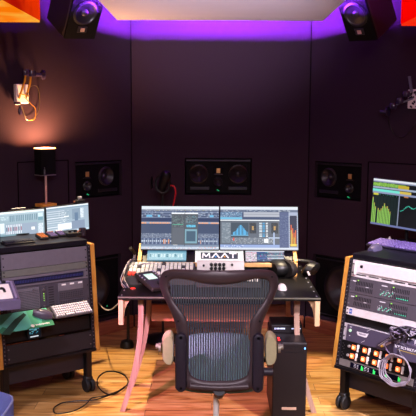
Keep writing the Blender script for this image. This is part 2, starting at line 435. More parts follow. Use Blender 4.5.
def light_box(x0, x1, y0, y1, z, label, red, under):
    t = thing('light_box', label, 'light box', ((x0+x1)/2, (y0+y1)/2, z), 'red fabric light boxes hung at the ceiling')
    w, d = (x1-x0)/2, (y1-y0)/2
    m = MB(); m.b2(-w, w, -d, d, .012, .45, .004); m.build('fabric_cover', red, t)
    m = MB(); m.b2(-w+.004, w-.004, -d+.004, d-.004, 0, .0125); m.build('diffuser', under, t)
    m = MB()
    for a in (-w*.6, w*.6): m.cyl((a, 0, .45+(CEIL-z-.45)/2), .006, CEIL-z-.45, n=8)
    m.build('hanger_rods', ALU, t)
def glow_mat(key, c1, c2, es):
    m = mat(key, '2a0200', 1.0, spec=0)
    nt = m.node_tree; b = nt.nodes['Principled BSDF']
    tc = nt.nodes.new('ShaderNodeTexCoord'); nz = nt.nodes.new('ShaderNodeTexNoise'); nz.inputs['Scale'].default_value = 3.5
    cr = nt.nodes.new('ShaderNodeValToRGB'); cr.color_ramp.elements[0].color = c1+(1,); cr.color_ramp.elements[1].color = c2+(1,)
    cr.color_ramp.elements[0].position = .38; cr.color_ramp.elements[1].position = .62
    nt.links.new(tc.outputs['Object'], nz.inputs['Vector']); nt.links.new(nz.outputs['Fac'], cr.inputs[0]); nt.links.new(cr.outputs[0], b.inputs['Emission Color'])
    b.inputs['Emission Strength'].default_value = es
    return m
p = atZ(40.5, 22.5, 2.4); q = atZ(400.5, 26, 2.4)
light_box(p.x-.75, p.x, 2.9, p.y, 2.4, 'glowing red fabric light box with orange underside at top left', glow_mat('glowing_red_orange_fabric', (.40, .005, .001), (.72, .030, .001), 1.0), glow_mat('glowing_orange_diffuser', (1.0, .20, .002), (1.0, .42, .04), .95))
light_box(q.x, q.x+.75, 2.9, q.y, 2.4, 'glowing bright red fabric light box at top right', glow_mat('glowing_red_fabric', (.85, .0, .0), (.92, .001, .0), 1.0), glow_mat('glowing_scarlet_diffuser', (.9, .010, .003), (.9, .03, .005), 1.0))

# ------------------------------------------------------------------ screens
class Canvas:
    def __init__(s, w, h, bg): s.w, s.h = w, h; s.c = [[lin(bg)[:3]]*w for _ in range(h)]
    def r(s, x0, y0, x1, y1, col):
        c = lin(col)[:3]
        for j in range(max(0, round(y0*s.h)), min(s.h, max(round(y0*s.h)+1, round(y1*s.h)))):
            row = s.c[j]
            for i in range(max(0, round(x0*s.w)), min(s.w, max(round(x0*s.w)+1, round(x1*s.w)))): row[i] = c
        return s
    def speck(s, x0, y0, x1, y1, cols, p, w=1, h=1):
        rr = random.random
        for j in range(round(y0*s.h), round(y1*s.h), h):
            for i in range(round(x0*s.w), round(x1*s.w), w):
                if rr() < p:
                    c = lin(random.choice(cols))[:3]
                    for a in range(h):
                        for b in range(w):
                            if j+a < s.h and i+b < s.w: s.c[j+a][i+b] = tuple(.45*q+.55*o for q, o in zip(c, s.c[j+a][i+b]))
        return s
    def build(s, name, W, Hh, parent, y=0, z0=0, M=None, label=None):
        """screen of size W x Hh, facing -y, bottom at z0"""
        w, h = s.w, s.h
        vs = [(-W/2+W*i/w, y, z0+Hh*(1-j/h)) for j in range(h+1) for i in range(w+1)]
        fs = []; cols = []
        for j in range(h):
            for i in range(w):
                a = j*(w+1)+i; fs.append((a, a+w+1, a+w+2, a+1)); c = s.c[j][i]
                cols.extend((c[0], c[1], c[2], 1.0)*4)
        me = bpy.data.meshes.new(name); me.from_pydata(vs, [], fs)
        at = me.color_attributes.new('Col', 'FLOAT_COLOR', 'CORNER'); at.data.foreach_set('color', cols)
        me.materials.append(screen_mat())
        if M: me.transform(M)
        o = bpy.data.objects.new(name, me); COL.objects.link(o); o.parent = parent
        if label: o['label'] = label
        return o
BEZ = mat('screen_bezel', '121118', .35)
def monitor(name, fr, W, Hh, canvas, label, cat, group=None, bez=.006, stand_z=None, bezm=None, chin=.0):
    """fr origin is the screen centre"""
    t = thing(name, label, cat, fr.m(0, 0, -Hh/2-bez-chin), group)
    m = MB(); m.b2(-W/2-bez, W/2+bez, .002, .022, 0, Hh+2*bez+chin, .003); m.b2(-W*.3, W*.3, .02, .04, Hh*.2, Hh*.75, .008)
    m.build('casing', bezm or BEZ, t)
    canvas.build('screen', W, Hh, t, 0.0, bez+chin)
    if stand_z is not None:
        M0 = fr.m(0, 0, -Hh/2-bez-chin); inv = M0.inverted()
        a = M0 @ V((0, .04, Hh*.4)); back = M0.to_3x3() @ V((0, 1, 0)); back.z = 0; back.normalize()
        a2 = a+back*.03; fz = V((a2.x, a2.y, stand_z+.008))
        m = MB(); m.tube([inv @ a, inv @ a2, inv @ fz], .013)
        m.lathe([(.085, -.007), (.085, 0), (.03, .006)], tuple(inv @ V((fz.x, fz.y, stand_z+.008))), 'Z', 24, rot=inv.to_euler())
        m.build('stand', FRAMEBLK, t, True)
    return t

# ------------------------------------------------------------------ racks
def castor(t, M, name='castor_leg', side=1, top=.3):
    pass
class Rack:
    def __init__(s, o, phi, lean, W, L, label, slabcfg):
        s.f = Frame(o, phi, lean); s.W, s.L, s.o = W, L, V(o)
        s.g = Frame((o[0], o[1], 0), phi)            # upright frame on the floor under the same corner
        f, W_, L_ = s.f, W, L
        c = s.g.m(W/2, .2, 0)
        t = s.t = thing('equipment_rack', label, 'rack', c)
        inv = c.inverted(); T = inv @ f.m()           # face coordinates -> root
        G = inv @ s.g.m()
        D = .42
        s.zt = o[2]+L*math.cos(lean); s.ty = L*math.sin(lean)     # top edge height / set-back
        zb = o[2]
        for k, (x0, x1) in enumerate(((-.052, -.024), (W+.024, W+.052))):
            # ply cheek: side profile in (y,z) of the upright frame
            m = MB(); m.prism([(-.012, zb-.02), (-.012+s.ty, s.zt+.004), (D, s.zt+.004), (D, zb-.02)], x0, x1, plane='yz'); m.bm.transform(G)
            m.build('side_cheek', HONEY, t, label='honey coloured ply cheek')
        for x0, x1 in ((-.024, .0), (W, W+.024)):
            m = MB(); m.prism([(-.004, zb-.02), (-.004+s.ty, s.zt), (D-.01, s.zt), (D-.01, zb-.02)], x0, x1, plane='yz'); m.bm.transform(G); m.build('side_frame', FRAMEBLK, t)
            m = MB(); xx = x0+.012
            m.b2(x0+.001, x1-.001, -.010, 0, 0, L-.004, .001)
            m.bm.transform(T); r = m.build('rail', mat('rail_paint', '2d2932', .4, .4), t)
            m = MB()
            for k in range(28): m.cyl((xx, -.011, L*(k+.5)/28), .0035, .002, 'Y', 8)
            m.bm.transform(T); m.build('rail_screws', ALU, r)
        m = MB(); m.b2(0, W, D-.03, D-.015, zb, s.zt-.005); m.bm.transform(G); m.build('back_panel', FRAMEBLK, t)
        m = MB(); m.b2(-.024, W+.024, -.02, -.002, -.018, 0, .002); m.bm.transform(T); m.build('bottom_rail', FRAMEBLK, t)
        # top slab
        x0, x1, y0, y1, th = slabcfg
        m = MB(); m.b2(x0, x1, s.ty+y0, s.ty+y1, s.zt+.004, s.zt+.004+th, .003); m.bm.transform(G)
        m.build('top_slab', mat('black_top_laminate', '110f18', .4, spec=.35), t)
        s.top = s.zt+.004+th
        # lower modesty panel and legs with castors
        m = MB(); m.b2(.01, W-.01, .075, .087, zb-.155, zb-.02); m.bm.transform(G); m.build('modesty_panel', mat('violet_black_panel', '1c1926', .55), t)
        for x in (.005, W-.005):
            for y in (.055, D-.06):
                m = MB(); m.box((x, y, (zb-.02+.10)/2+.0), (.04, .05, zb-.02-.10), .003); m.bm.transform(G)
                lg = m.build('leg', FRAMEBLK, t)
                m = MB(); m.cyl((x, y, .095), .014, .03)
                for dx in (-.014, .014): m.lathe([(.040, -.012), (.046, -.006), (.046, .006), (.040, .012)], (x+dx*1.3, y-.01, .046), 'X', 24)
                m.box((x, y, .085), (.05, .06, .04), .006)
                m.bm.transform(G); m.build('castor', RUBBER, lg, True)
    def unit(s, name, label, cat, px0, px1, h, u0=None, u1=None, group=None, out=0):
        """root on the rack face at height v; returns root and local width"""
        u0 = 0.001 if u0 is None else u0; u1 = s.W-.001 if u1 is None else u1
        t = thing(name, label, cat, s.f.m((u0+u1)/2, -out, px0), group)
        return t, (u1-u0), px1-px0
    def v(s, px, py): return s.f.uv(px, py)[1]
    def u(s, px, py): return s.f.uv(px, py)[0]

def face(t, w, h, m_, d=.01, body=.28, name='front_panel', bev=.001, g=.0012):
    m = MB(); m.b2(-w/2+g, w/2-g, -d, .0, g, h-g, bev); 
    if body: m.b2(-w/2+.03, w/2-.03, 0, body, .003, h-.003)
    return m.build(name, m_, t)
def ears(t, w, h, fr_, m_=None):
    m = MB()
    for sx in (-1, 1):
        for z in ((.25, .75) if h > .03 else (.5,)): m.cyl((sx*(w/2-.012), -.0115, h*z), .0045, .004, 'Y', 10)
    m.bm.verts.index_update(); split_build(m, 'mounting_screw', m_ or DARK, t)

# ---- left rack
LRK = Rack((-1.24, 4.37, .305), .64, .09, .575, .675, 'studio rack with honey ply cheeks at left, holding grey panels and a rackmount computer', (-.35, .577, -.012, .50, .034))
r = LRK
def rows(r, px, ys): return [r.v(px, y) for y in ys]
v0, v1, v2, v3, v4, v5 = rows(r, 50, (250.5, 265.3, 272.3, 276, 283, 309))
t, w, h = r.unit('blank_panel', 'tall blank grey panel at the top of the left rack', 'rack panel', v1, r.L-.004, 0)
face(t, w, h, GREY, body=0); ears(t, w, h, r)
t, w, h = r.unit('vent_panel', 'narrow olive grey panel second from the top of the left rack', 'rack panel', v2, v1, 0)
face(t, w, h, GREY2, body=0); ears(t, w, h, r)
t, w, h = r.unit('patch_bay', 'slim rack unit with a row of dark blue sockets in the left rack', 'patch bay', v4, v2, 0)
face(t, w, h, GREY, body=.2); ears(t, w, h, r)
m = MB(); m.b2(-w/2+.03, w/2-.035, -.0125, -.010, h*.22, h*.74, .001); pb = m.build('socket_strip', mat('navy_strip', '14142c', .4), t)
m = MB()
for k in range(48): m.box((-w/2+.04+k*(w-.085)/47, -.0132, h*.48), (.0045, .002, h*.26))
m.build('sockets', mat('socket_blue', '30346c', .4), pb)
# rackmount computer
t, w, h = r.unit('rackmount_computer', 'rackmount computer with perforated front and drive bays in the left rack', 'computer', v5-.01, v4, 0)
GM = mat('computer_grey', '4e4a54', .45, .3); GD = mat('computer_recess', '1d1b22', .6); GL = mat('computer_light_grey', '77737c', .45, .3)
face(t, w, h, GM, d=.012, body=.34); ears(t, w, h, r)
def lx(f): return (f-.5)*w
m = MB(); m.b2(lx(.07), lx(.40), -.018, -.012, h*.06, h*.93, .002); mp_ = m.build('perforated_grille', GL, t)
m = MB()
for i in range(34):
    for j in range(13): m.box((lx(.09)+i*(lx(.385)-lx(.09))/33, -.0184, h*(.12+.70*j/12)), (.0028, .001, .0045))
m.build('perforations', GD, mp_)
m = MB()
for a in (.20, .33): m.cyl((lx(a), -.019, h*.86), .006, .006, 'Y', 12)
m.bm.verts.index_update(); split_build(m, 'thumbscrew', ALU, mp_)
m = MB(); m.b2(lx(.42), lx(.475), -.018, -.012, h*.05, h*.95, .002); cp = m.build('control_strip', GM, t)
m = MB(); m.cyl((lx(.447), -.020, h*.80), .008, .006, 'Y', 16); m.cyl((lx(.447), -.020, h*.22), .005, .006, 'Y', 12); m.build('power_button', ALU, cp)
m = MB()
for k in range(4): m.box((lx(.447), -.0195, h*(.66-.08*k)), (.004, .003, .005))
m.build('status_light', mat('yellow_green_led', '90ff40', .4, emit='a0ff60', es=.5), cp)
m = MB(); m.b2(lx(.49), lx(.58), -.016, -.012, h*.05, h*.95, .002); sp = m.build('slot_cover', GM, t)
m = MB()
for k in range(9): m.b2(lx(.505), lx(.565), -.0170, -.0155, h*(.12+.09*k), h*(.16+.09*k))
m.build('slots', GD, sp)
for k, (z0, z1) in enumerate(((.66, .95), (.36, .64), (.06, .34))):
    m = MB(); m.b2(lx(.62), lx(.92), -.019, -.012, h*z0, h*z1, .002); bay = m.build('drive_bay', GL if k == 0 else GM, t)
    if k == 0:
        m = MB()
        for a in (.66, .76, .86): m.b2(lx(a), lx(a+.05), -.0205, -.019, h*.86, h*.92)
        m.bm.verts.index_update(); split_build(m, 'latch', WHITE, bay)
    else:
        m = MB()
        for i in range(13):
            for j in range(3): m.box((lx(.645)+i*(lx(.90)-lx(.645))/12, -.0195, h*(z0+.07+.07*j)), (.0055, .0012, h*.045))
        m.build('perforations', GD, bay)
# keyboard shelf pulled out of the rack, tilted towards the sitter
TRL = 1.02
fo = r.f.m(r.W/2, 0, r.v(75, 299)).translation
TF = Frame(fo, .64, TRL)
def ontray(px, py, up=0): return TF.uv(px, py, up)
kf = ontray(70, 315)[1]
t = thing('keyboard_shelf', 'dark pull-out shelf tilted out of the left rack under keyboard and mouse mat', 'shelf', TF.m(0, .0, kf))
m = MB(); m.b2(-r.W/2+.01, r.W/2-.035, .004, .014, -.0, -.004-kf, .003); m.build('tray', FRAMEBLK, t)
def TFbase(u, v, up):
    m = Matrix((TF.u, TF.v, TF.n)).transposed().to_4x4(); m.translation = TF.o+TF.u*u+TF.v*v+TF.n*up; return m
def keyboard(name, M, w, d, label, cat, bodym, keym, group=None, nrows=5, ncols=17, hgt=.012, tilt=0):
    t = thing(name, label, cat, M, group)
    m = MB(); m.box((0, 0, hgt/2), (w, d, hgt), .004); m.build('body', bodym, t)
    m = MB(); kw = (w-.016)/ncols; kd = (d-.016)/nrows
    for j in range(nrows):
        i = 0
        while i < ncols:
            span = 5 if (j == 0 and i == 4) else 1
            m.box((-w/2+.008+kw*(i+span/2), -d/2+.008+kd*(j+.5), hgt+.003), (kw*span*.78, kd*.72, .008), .0015)
            i += span
    m.build('keys', keym, t); return t
c0 = [ontray(*p, .01) for p in ((53, 305), (89, 300), (92.5, 312.5), (52.5, 318.5))]
print('KB', c0)
kx0 = (c0[0][0]+c0[3][0])/2; kx1 = (c0[1][0]+c0[2][0])/2; kz0 = (c0[2][1]+c0[3][1])/2; kz1 = (c0[0][1]+c0[1][1])/2
kb = keyboard('computer_keyboard', TFbase((kx0+kx1)/2, (kz0+kz1)/2, -.002), kx1-kx0, kz1-kz0, 'light grey keyboard on the pull-out shelf of the left rack', 'keyboard', mat('grey_keyboard_body', '3c3842', .4), mat('light_keys', 'c4bcc8', .4))
mm = [ontray(*p, 0) for p in ((50.5, 307), (50, 325.5), (0, 328.5), (8, 313))]
print('MM', mm)
mr = (mm[0][0]+mm[1][0])/2; md = max(.10, min(.24, mm[0][1]-mm[1][1])); mz = (mm[0][1]+mm[1][1])/2
t = thing('mouse_mat', 'green and teal mouse mat on the shelf of the left rack', 'mouse mat', TFbase(mr-.17, mz, -.003))
MM = bpy.data.materials.new('mouse_mat_print'); MM.use_nodes = True
def mat_print():
    nt = MM.node_tree; b = nt.nodes['Principled BSDF']; b.inputs['Roughness'].default_value = .8
    tc = nt.nodes.new('ShaderNodeTexCoord'); vo = nt.nodes.new('ShaderNodeTexVoronoi'); vo.inputs['Scale'].default_value = 6
    cr = nt.nodes.new('ShaderNodeValToRGB'); e = cr.color_ramp.elements; cr.color_ramp.interpolation = 'CONSTANT'
    e[0].color = lin('2a7450'); e[1].position = .75; e[1].color = lin('6cc0ac'); k = e.new(.3); k.color = lin('48a480'); k = e.new(.5); k.color = lin('58b49c')
    nt.links.new(tc.outputs['Object'], vo.inputs['Vector']); sp = nt.nodes.new('ShaderNodeSeparateColor'); nt.links.new(vo.outputs['Color'], sp.inputs[0]); nt.links.new(sp.outputs[0], cr.inputs[0]); nt.links.new(cr.outputs[0], b.inputs['Base Color'])
mat_print()
m = MB(); m.box((0, -.0, .002), (.34, md, .004), .001); m.build('mat_sheet', MM, t)
m = MB(); m.prism([(-.17, -.08), (-.12, -.095), (-.03, -.01), (.03, .04), (.02, .06), (-.05, .02)], .0041, .0046, plane='xy'); m.build('dark_stripe', mat('mat_dark_green', '153c2c', .8), t, label='dark green printed stripe')
m = MB(); m.cyl((.035, -.055, .0045), .012, .0006, n=12)
for k in range(12): m.box((.058+k*.0075, -.053, .0045), (.005, .008 if k % 3 else .011, .0006))
m.build('printed_lettering', WHITE, t, label='small white printed line')
def mouse(M, label, m_, s=1.0, group=None, two=None):
    t = thing('computer_mouse', label, 'mouse', M, group)
    w = MB(); rings = []
    for i in range(9):
        f = i/8; y = (f-.5)*.105*s; ww = .031*s*math.sin(PI*(.12+.80*f))**.5; hh = .036*s*math.sin(PI*(.10+.80*(1-f)*.95+.03))**.6
        rings.append([(ww*math.cos(a), y, max(0.001, hh*max(0, math.sin(a)))) if math.sin(a) > 0 else (ww*math.cos(a), y, .001) for a in [2*PI*k/16 for k in range(16)]])
    w.loft(rings); w.build('shell', m_, t, True)
    w = MB(); w.cyl((0, .028*s, .026*s), .009*s, .006*s, 'X', 12); w.build('scroll_wheel', two or BLACK, t)
    return t
a = ontray(43, 313, .02)
mouse(TFbase(a[0], a[1], .002) @ Matrix.Rotation(1.1, 4, 'Z'), 'dark mouse on the green mouse mat of the left rack', mat('mouse_purple_grey', '4c4454', .35), 1.15)
# lower units
b0, b1, b2_, b3 = rows(r, 50, (321, 337, 352, 353))
t, w, h = r.unit('recessed_panel', 'black recessed rack panel below the keyboard shelf of the left rack', 'rack panel', r.v(50, 336), r.v(50, 322), 0)
m = MB(); m.b2(-w/2+.001, w/2-.001, .012, .02, .001, h-.001); m.build('front_panel', BLACK, t)
t, w, h = r.unit('small_display', 'small display glowing pale blue under the mouse mat of the left rack', 'display', r.v(34, 338.5), r.v(34, 326), 0, r.u(27, 332), r.u(41, 332), out=.001)
m = MB(); m.b2(-w/2, w/2, -.009, .03, 0, h, .002); m.build('casing', BLACK, t)
c = Canvas(24, 20, '0a1018'); c.speck(.1, .1, .8, .62, ['60c8e0', 'a0e8f0', '3090b0', '204050'], .5, 2, 2); c.r(.12, .82, .8, .9, 'd0d8e0'); c.build('screen', w*.9, h*.85, t, -.0105, h*.07)
t, w, h = r.unit('blank_panel', 'dark blank panel at the bottom of the left rack', 'rack panel', .004, r.v(50, 337.5), 0)
face(t, w, h, mat('charcoal_panel', '242126', .5, .2), body=0); ears(t, w, h, r, ALU)

# ---- right rack
RRK = Rack((.786, 4.458, .288), -.813, .179, .52, .665, 'studio rack with honey ply cheek at right, packed with lit audio gear', (-.002, .58, -.012, .52, .030))
r = RRK
def rv(px, py): return r.v(px, py)
X0 = 357
va = rv(355.5, 259.5); vb = rv(354.5, 276.8); vc = rv(352.5, 292.5); vd = rv(350.5, 306.8); ve = rv(349.8, 314.8); vf = rv(348.5, 322.8); vg = rv(346.3, 340); vh = rv(343.8, 358.5); vi = .006
W8 = mat('white_anodised', 'e6dfe2', .35, .2)
t, w, h = r.unit('interface_unit', 'tall white rack unit at the top of the right rack', 'audio interface', vb, va, 0)
face(t, w, h, W8, d=.008); ears(t, w, h, r)
m = MB()
for sx in (-1, 1): m.b2(sx*(w/2-.035)-.006, sx*(w/2-.035)+.006, -.030, -.008, h*.12, h*.9, .004)
m.bm.verts.index_update(); split_build(m, 'handle', W8, t)
m = MB(); m.b2(-w/2+.045, w/2-.045, -.016, -.008, h*.30, h*.92, .002); fp = m.build('raised_plate', W8, t)
m = MB(); m.box((-w/2+.075, -.0175, h*.66), (.017, .002, .017)); m.box((-w/2+.075, -.018, h*.66), (.021, .001, .004)); m.build('emblem', DARK, fp)
m = MB()
for k in range(5): m.b2(-w/2+.04+k*.09, -w/2+.11+k*.09, -.0095, -.008, h*.14, h*.20)
m.build('slots', DARK, fp)
AMPG = mat('amp_grey', '5c5660', .4, .3)
TXT = mat('pale_print', 'd8d4dc', .5)
def amp(v_lo, v_hi, label):
    t, w, h = r.unit('power_amplifier', label, 'amplifier', v_lo, v_hi, 0, group='grey amplifiers in the right rack')
    face(t, w, h, AMPG); ears(t, w, h, r, ALU)
    for x0 in (.10, .58):
        m = MB()
        for k in range(11):
            for z in (.30, .68): m.box((-w/2+w*x0+k*.0115, -.0108, h*z), (.0045, .002, h*.27), rot=(0, -.0, 0))
        m.build('vent_slots', GD, t)
        m = MB(); m.box((-w/2+w*(x0+.02), -.0115, h*.83), (.007, .003, .005)); m.build('status_light', mat('yellow_green_led'), t)
    m = MB(); m.box((-w/2+.038, -.0105, h*.76), (.03, .001, .006)); m.box((w*.0-.01, -.0105, h*.80), (.04, .001, .005)); m.box((-w/2+.13, -.0105, h*.50), (.02, .001, .004)); m.build('printed_lettering', TXT, t)
    m = MB()
    for k in range(26): m.box((-.04+random.random()*.10, -.0108, h*(.22+random.random()*.36)), (.004, .001, .0028))
    m.build('printed_marks', TXT, t)
    m = MB()
    for k in range(9): m.box((-.03+k*.010, -.0112, h*(.24+.10*(k % 3))), (.0045, .002, .0045))
    for k in range(6): m.box((w*.16+k*.014, -.0112, h*.22), (.005, .002, .005))
    m.build('meter_lights', mat('teal_led', '40e0b0', .4, emit='50e8b8', es=.35), t)
amp(vc, vb, 'upper of the two grey amplifiers in the right rack'); amp(vd, vc, 'lower of the two grey amplifiers in the right rack')
t, w, h = r.unit('slim_unit', 'slim white rack unit with small blue logo in the right rack', 'rack unit', ve, vd, 0)
face(t, w, h, W8); ears(t, w, h, r)
m = MB(); m.box((-w/2+.036, -.0108, h*.5), (.020, .002, h*.62), .001); em = m.build('emblem', mat('blue_emblem', '2c5cb8', .4), t)
m = MB(); m.box((-w/2+.036, -.012, h*.5), (.016, .001, .003), rot=(0, .6, 0)); m.box((-w/2+.036, -.012, h*.5), (.016, .001, .003), rot=(0, -.6, 0)); m.build('emblem_lines', WHITE, em)
t, w, h = r.unit('recessed_panel', 'black gap panel between slim white unit and purple processor in the right rack', 'rack panel', vf, ve, 0)
m = MB(); m.b2(-w/2+.001, w/2-.001, .010, .02, .001, h-.001); m.build('front_panel', BLACK, t)
t, w, h = r.unit('processor_unit', 'purple grey processor with white wing logo and diagonal lines in the right rack', 'processor', vg, vf, 0)
PURG = mat('purple_grey_metal', '574f66', .4, .3)
face(t, w, h, mat('white_ear', 'd4ced6', .4, .2), d=.006, name='mounting_plate')
m = MB(); m.b2(-w/2+.028, w/2-.028, -.013, -.006, .001, h-.001, .001); pp = m.build('front_panel', PURG, t); ears(t, w, h, r)
m = MB(); m.lathe([(.0, .006), (.008, .006), (.010, 0)], (-w/2+.055, -.014, h*.62), 'Y', 14); m.build('knob', mat('green_white_knob', 'b8dcc0', .4, emit='80d890', es=.25), t, True)
m = MB(); m.box((-w/2+.055, -.0142, h*.82), (.012, .0015, .003)); m.box((-w/2+.055, -.0142, h*.33), (.006, .0015, .004))
o = [(-.042, .011), (.026, .011), (.042, .015), (.03, -.011), (.022, -.013), (-.032, -.011), (-.042, .003)]
m.prism([(a-w/2+.145, b+h*.56) for a, b in o], -.0145, -.013); lg = m.build('logo', TXT, t)
m = MB()
for k in range(6): m.box((-w/2+.122+k*.0085, -.0150, h*.57), (.0045, .001, .010), rot=(0, .25, 0))
m.build('logo_strokes', PURG, lg)
m = MB()
for (x, z, l, a) in ((-.105, .87, .028, 1.0), (-.135, .18, .028, 1.0), (.0, .42, .075, .85), (.012, .42, .075, .85)): m.box((x+.03, -.0142, h*z), (.0025, .0015, l), rot=(0, a, 0))
m.b2(-w/2+.03, w/2-.03, -.0145, -.013, h*.95, h*.985); m.build('pinstripes', TXT, pp)
# two rows of glowing orange buttons
t, w, h = r.unit('button_unit', 'black unit with two rows of orange lit square buttons in the right rack', 'button panel', vh, vg, 0)
face(t, w, h, BLACK, bev=.001)
OR = mat('orange_button', 'ff6a30', .4, emit=(1.0, .17, .04), es=1.3); ORC = mat('orange_button_core', 'ffd0a0', .4, emit=(1.0, .62, .30), es=1.5)
m = MB()
bx0 = r.u(355.2, 346)-r.W/2
for j in range(2):
    for i in range(6):
        x = bx0+i*.0800-.004*j; z = h*(.74-.47*j)
        if x > w/2-.03: continue
        b = MB(); b.box((x, -.014, z), (.029, .010, .029), .004); bo = b.build('square_button', OR, t)
        b = MB(); b.box((x, -.0195, z), (.015, .002, .015), .001); b.build('button_light', ORC, bo)
        b = MB(); b.box((x+.031, -.013, z+.0), (.013, .008, h*.38), .001); b.build('white_slider', WHITE, t)
        b = MB(); b.lathe([(.0, .012), (.008, .012), (.009, 0)], (x+.050, -.010, z-.004), 'Y', 12); b.build('knob', DARK, t, True)
    b = MB(); b.lathe([(.0, .010), (.008, .010), (.009, 0)], (bx0-.034, -.010, h*(.74-.47*j)), 'Y', 12); b.build('knob', SILVER, t, True)
    b = MB()
    for k in range(4): b.box((-w/2+.014+(k % 2)*.010, -.0105, h*(.82-.48*j-.09*k)), (.006, .001, .004))
    b.build('printed_marks', ALU, t)
t, w, h = r.unit('meter_unit', 'slim grey unit with green level meters at the bottom of the right rack', 'meter panel', vi, vh, 0)
face(t, w, h, mat('grey_brown_metal', '8a8482', .4, .4)); 
m = MB(); m.b2(-w/2+.085, w/2-.09, -.012, -.010, h*.12, h*.86, .001); dp = m.build('display_window', mat('navy_glass', '0c0c20', .2), t)
m = MB()
for i in range(2):
    for k in range(3): m.box((-w/2+.12+i*.075, -.0125, h*(.72-.2*k)), (.016, .001, .0025)); m.box((-w/2+.155+i*.075-.035+.02, -.0125, h*(.68-.2*k)), (.01, .001, .0025))
m.build('display_text', TXT, dp)
for i in range(4):
    m = MB()
    for k in range(7): m.box((-w/2+.168+i*.085, -.0127, h*(.2+.085*k)), (.006, .001, h*.075)); m.box((-w/2+.1755+i*.085, -.0127, h*(.2+.085*min(k, 4))), (.009, .001, h*.06))
    m.build('level_meter', mat('green_meter', '30e060', .4, emit='38e868', es=.9), dp)
# front box with lettering, cables
t = thing('patch_box', 'purple box with white lettering hung among tangled cables on the right rack', 'cable box', r.f.m(r.f.uv(392, 357, .068)[0], -.068, r.f.uv(392, 357, .068)[1]))
bw, bh = .30, .095
m = MB(); m.b2(0, bw, 0, .045, 0, bh, .003); m.build('casing', PURG, t)
def text(s, parent, size, x, y, z, m_, ext=.0006, name='lettering', M=None, sx=1.0):
    cu = bpy.data.curves.new('t', 'FONT'); cu.body = s; cu.size = size; cu.extrude = ext; cu.align_x = 'LEFT'; cu.resolution_u = 3
    ob = bpy.data.objects.new('t', cu); COL.objects.link(ob); bpy.context.view_layer.update()
    me = bpy.data.meshes.new_from_object(ob.evaluated_get(bpy.context.evaluated_depsgraph_get())); bpy.data.objects.remove(ob)
    me.name = name; me.transform(Matrix.Translation((x, y, z)) @ Matrix.Rotation(PI/2, 4, 'X') @ Matrix.Diagonal((sx, 1, 1, 1))); me.materials.clear(); me.materials.append(m_)
    o = bpy.data.objects.new(name, me); COL.objects.link(o); o.parent = parent; return o
text('SOMICHRON', t, .022, .006, -.001, bh*.62, TXT, sx=1.05)
m = MB(); m.b2(.03, .16, -.001, .0, bh*.50, bh*.53); m.build('yellow_line', mat('yellow_line', 'b8a040', .5), t)
m = MB(); m.b2(0, bw, -.001, 0, bh*.93, bh*.96); m.build('edge_highlight', ALU, t)
def cable(name, pts, r_, m_, label, group=None, sub=8, closed=False, cat='cable'):
    c = V(pts[0]); c.z = min(V(p).z for p in pts)
    m = MB(); m.tube([V(p)-c for p in pts], r_, 6, closed, sub)
    o = m.build(name, m_, None, True); o.location = c
    return tag(o, label, cat, group)
cw = [mat('pale_cable', '8f8794', .4), mat('grey_cable', '4a4456', .4), mat('lilac_cable', '6c607c', .4)]
cc = r.f.uv(397, 370, .08)
def rf(u, v, out): return r.f.o+r.f.u*u+r.f.v*v+r.f.n*out
pts = []
for i in range(18*4):
    k = i/18; R = .079+.006*k+.003*math.sin(i*1.1); an = 2*PI*i/18
    pts.append(rf(cc[0]+R*math.cos(an)+.004*math.sin(i*1.7), cc[1]+R*.88*math.sin(an)+.004*math.cos(i*2.1), .070+.010*k+.003*math.sin(i)))
cable('coiled_cable', pts, .0040, cw[0], 'pale cable coiled in loops in front of the orange buttons on the right rack', None, 4)
# strands that hold the coil to the box and run up to the tangle
um, vm = r.f.uv(403, 332, .06)
for k in range(14):
    a = random.random()*6.28
    p0 = (um-.03+.10*random.random(), vm+.03*random.random(), .012)
    p1 = (um+.07*math.cos(a), vm+.035*math.sin(a), .05+.04*random.random())
    p2 = (um+.06*math.cos(a+2), vm+.03*math.sin(a+2.4), .05+.05*random.random())
    p3 = (um-.10+.16*random.random(), vm-.05-.035*random.random(), .065)
    cable('tangled_cable', [rf(*p) for p in (p0, p1, p2, p3)], .0045, random.choice(cw+[BLACK, BLACK]), 'cable in the tangle above the purple lettered box on the right rack', 'tangled cables on the right rack', 7)
cable('hanging_cable', [rf(um-.02, vm, .05), rf(um-.07, vm-.05, .05), rf(um-.115, vm-.105, .04), rf(cc[0]-.06, cc[1]+.07, .06), rf(cc[0]-.01, cc[1]+.085, .07)], .004, cw[2], 'lilac cable hanging from the tangle down to the coil on the right rack')
cable('hanging_cable', [rf(um+.02, vm-.02, .05), rf(um+.0, vm-.10, .075), rf(cc[0]+.03, cc[1]+.08, .08)], .004, cw[1], 'grey cable hanging in front of the purple lettered box')
u1, v1_ = r.f.uv(387, 344, .035); 
t = thing('cable_plug', 'white and blue cable plug left of the purple lettered box', 'plug', r.f.m(u1, -.035, v1_))
m = MB(); m.tube([(-.020, 0, -.012), (.020, 0, .016)], .008, 10); m.build('plug_body', mat('plug_white', 'd8d4e8', .4), t)
m = MB(); m.tube([(-.036, 0, -.023), (-.018, 0, -.011)], .007, 10); m.build('plug_tip', mat('plug_yellow', 'd8b040', .4), t)

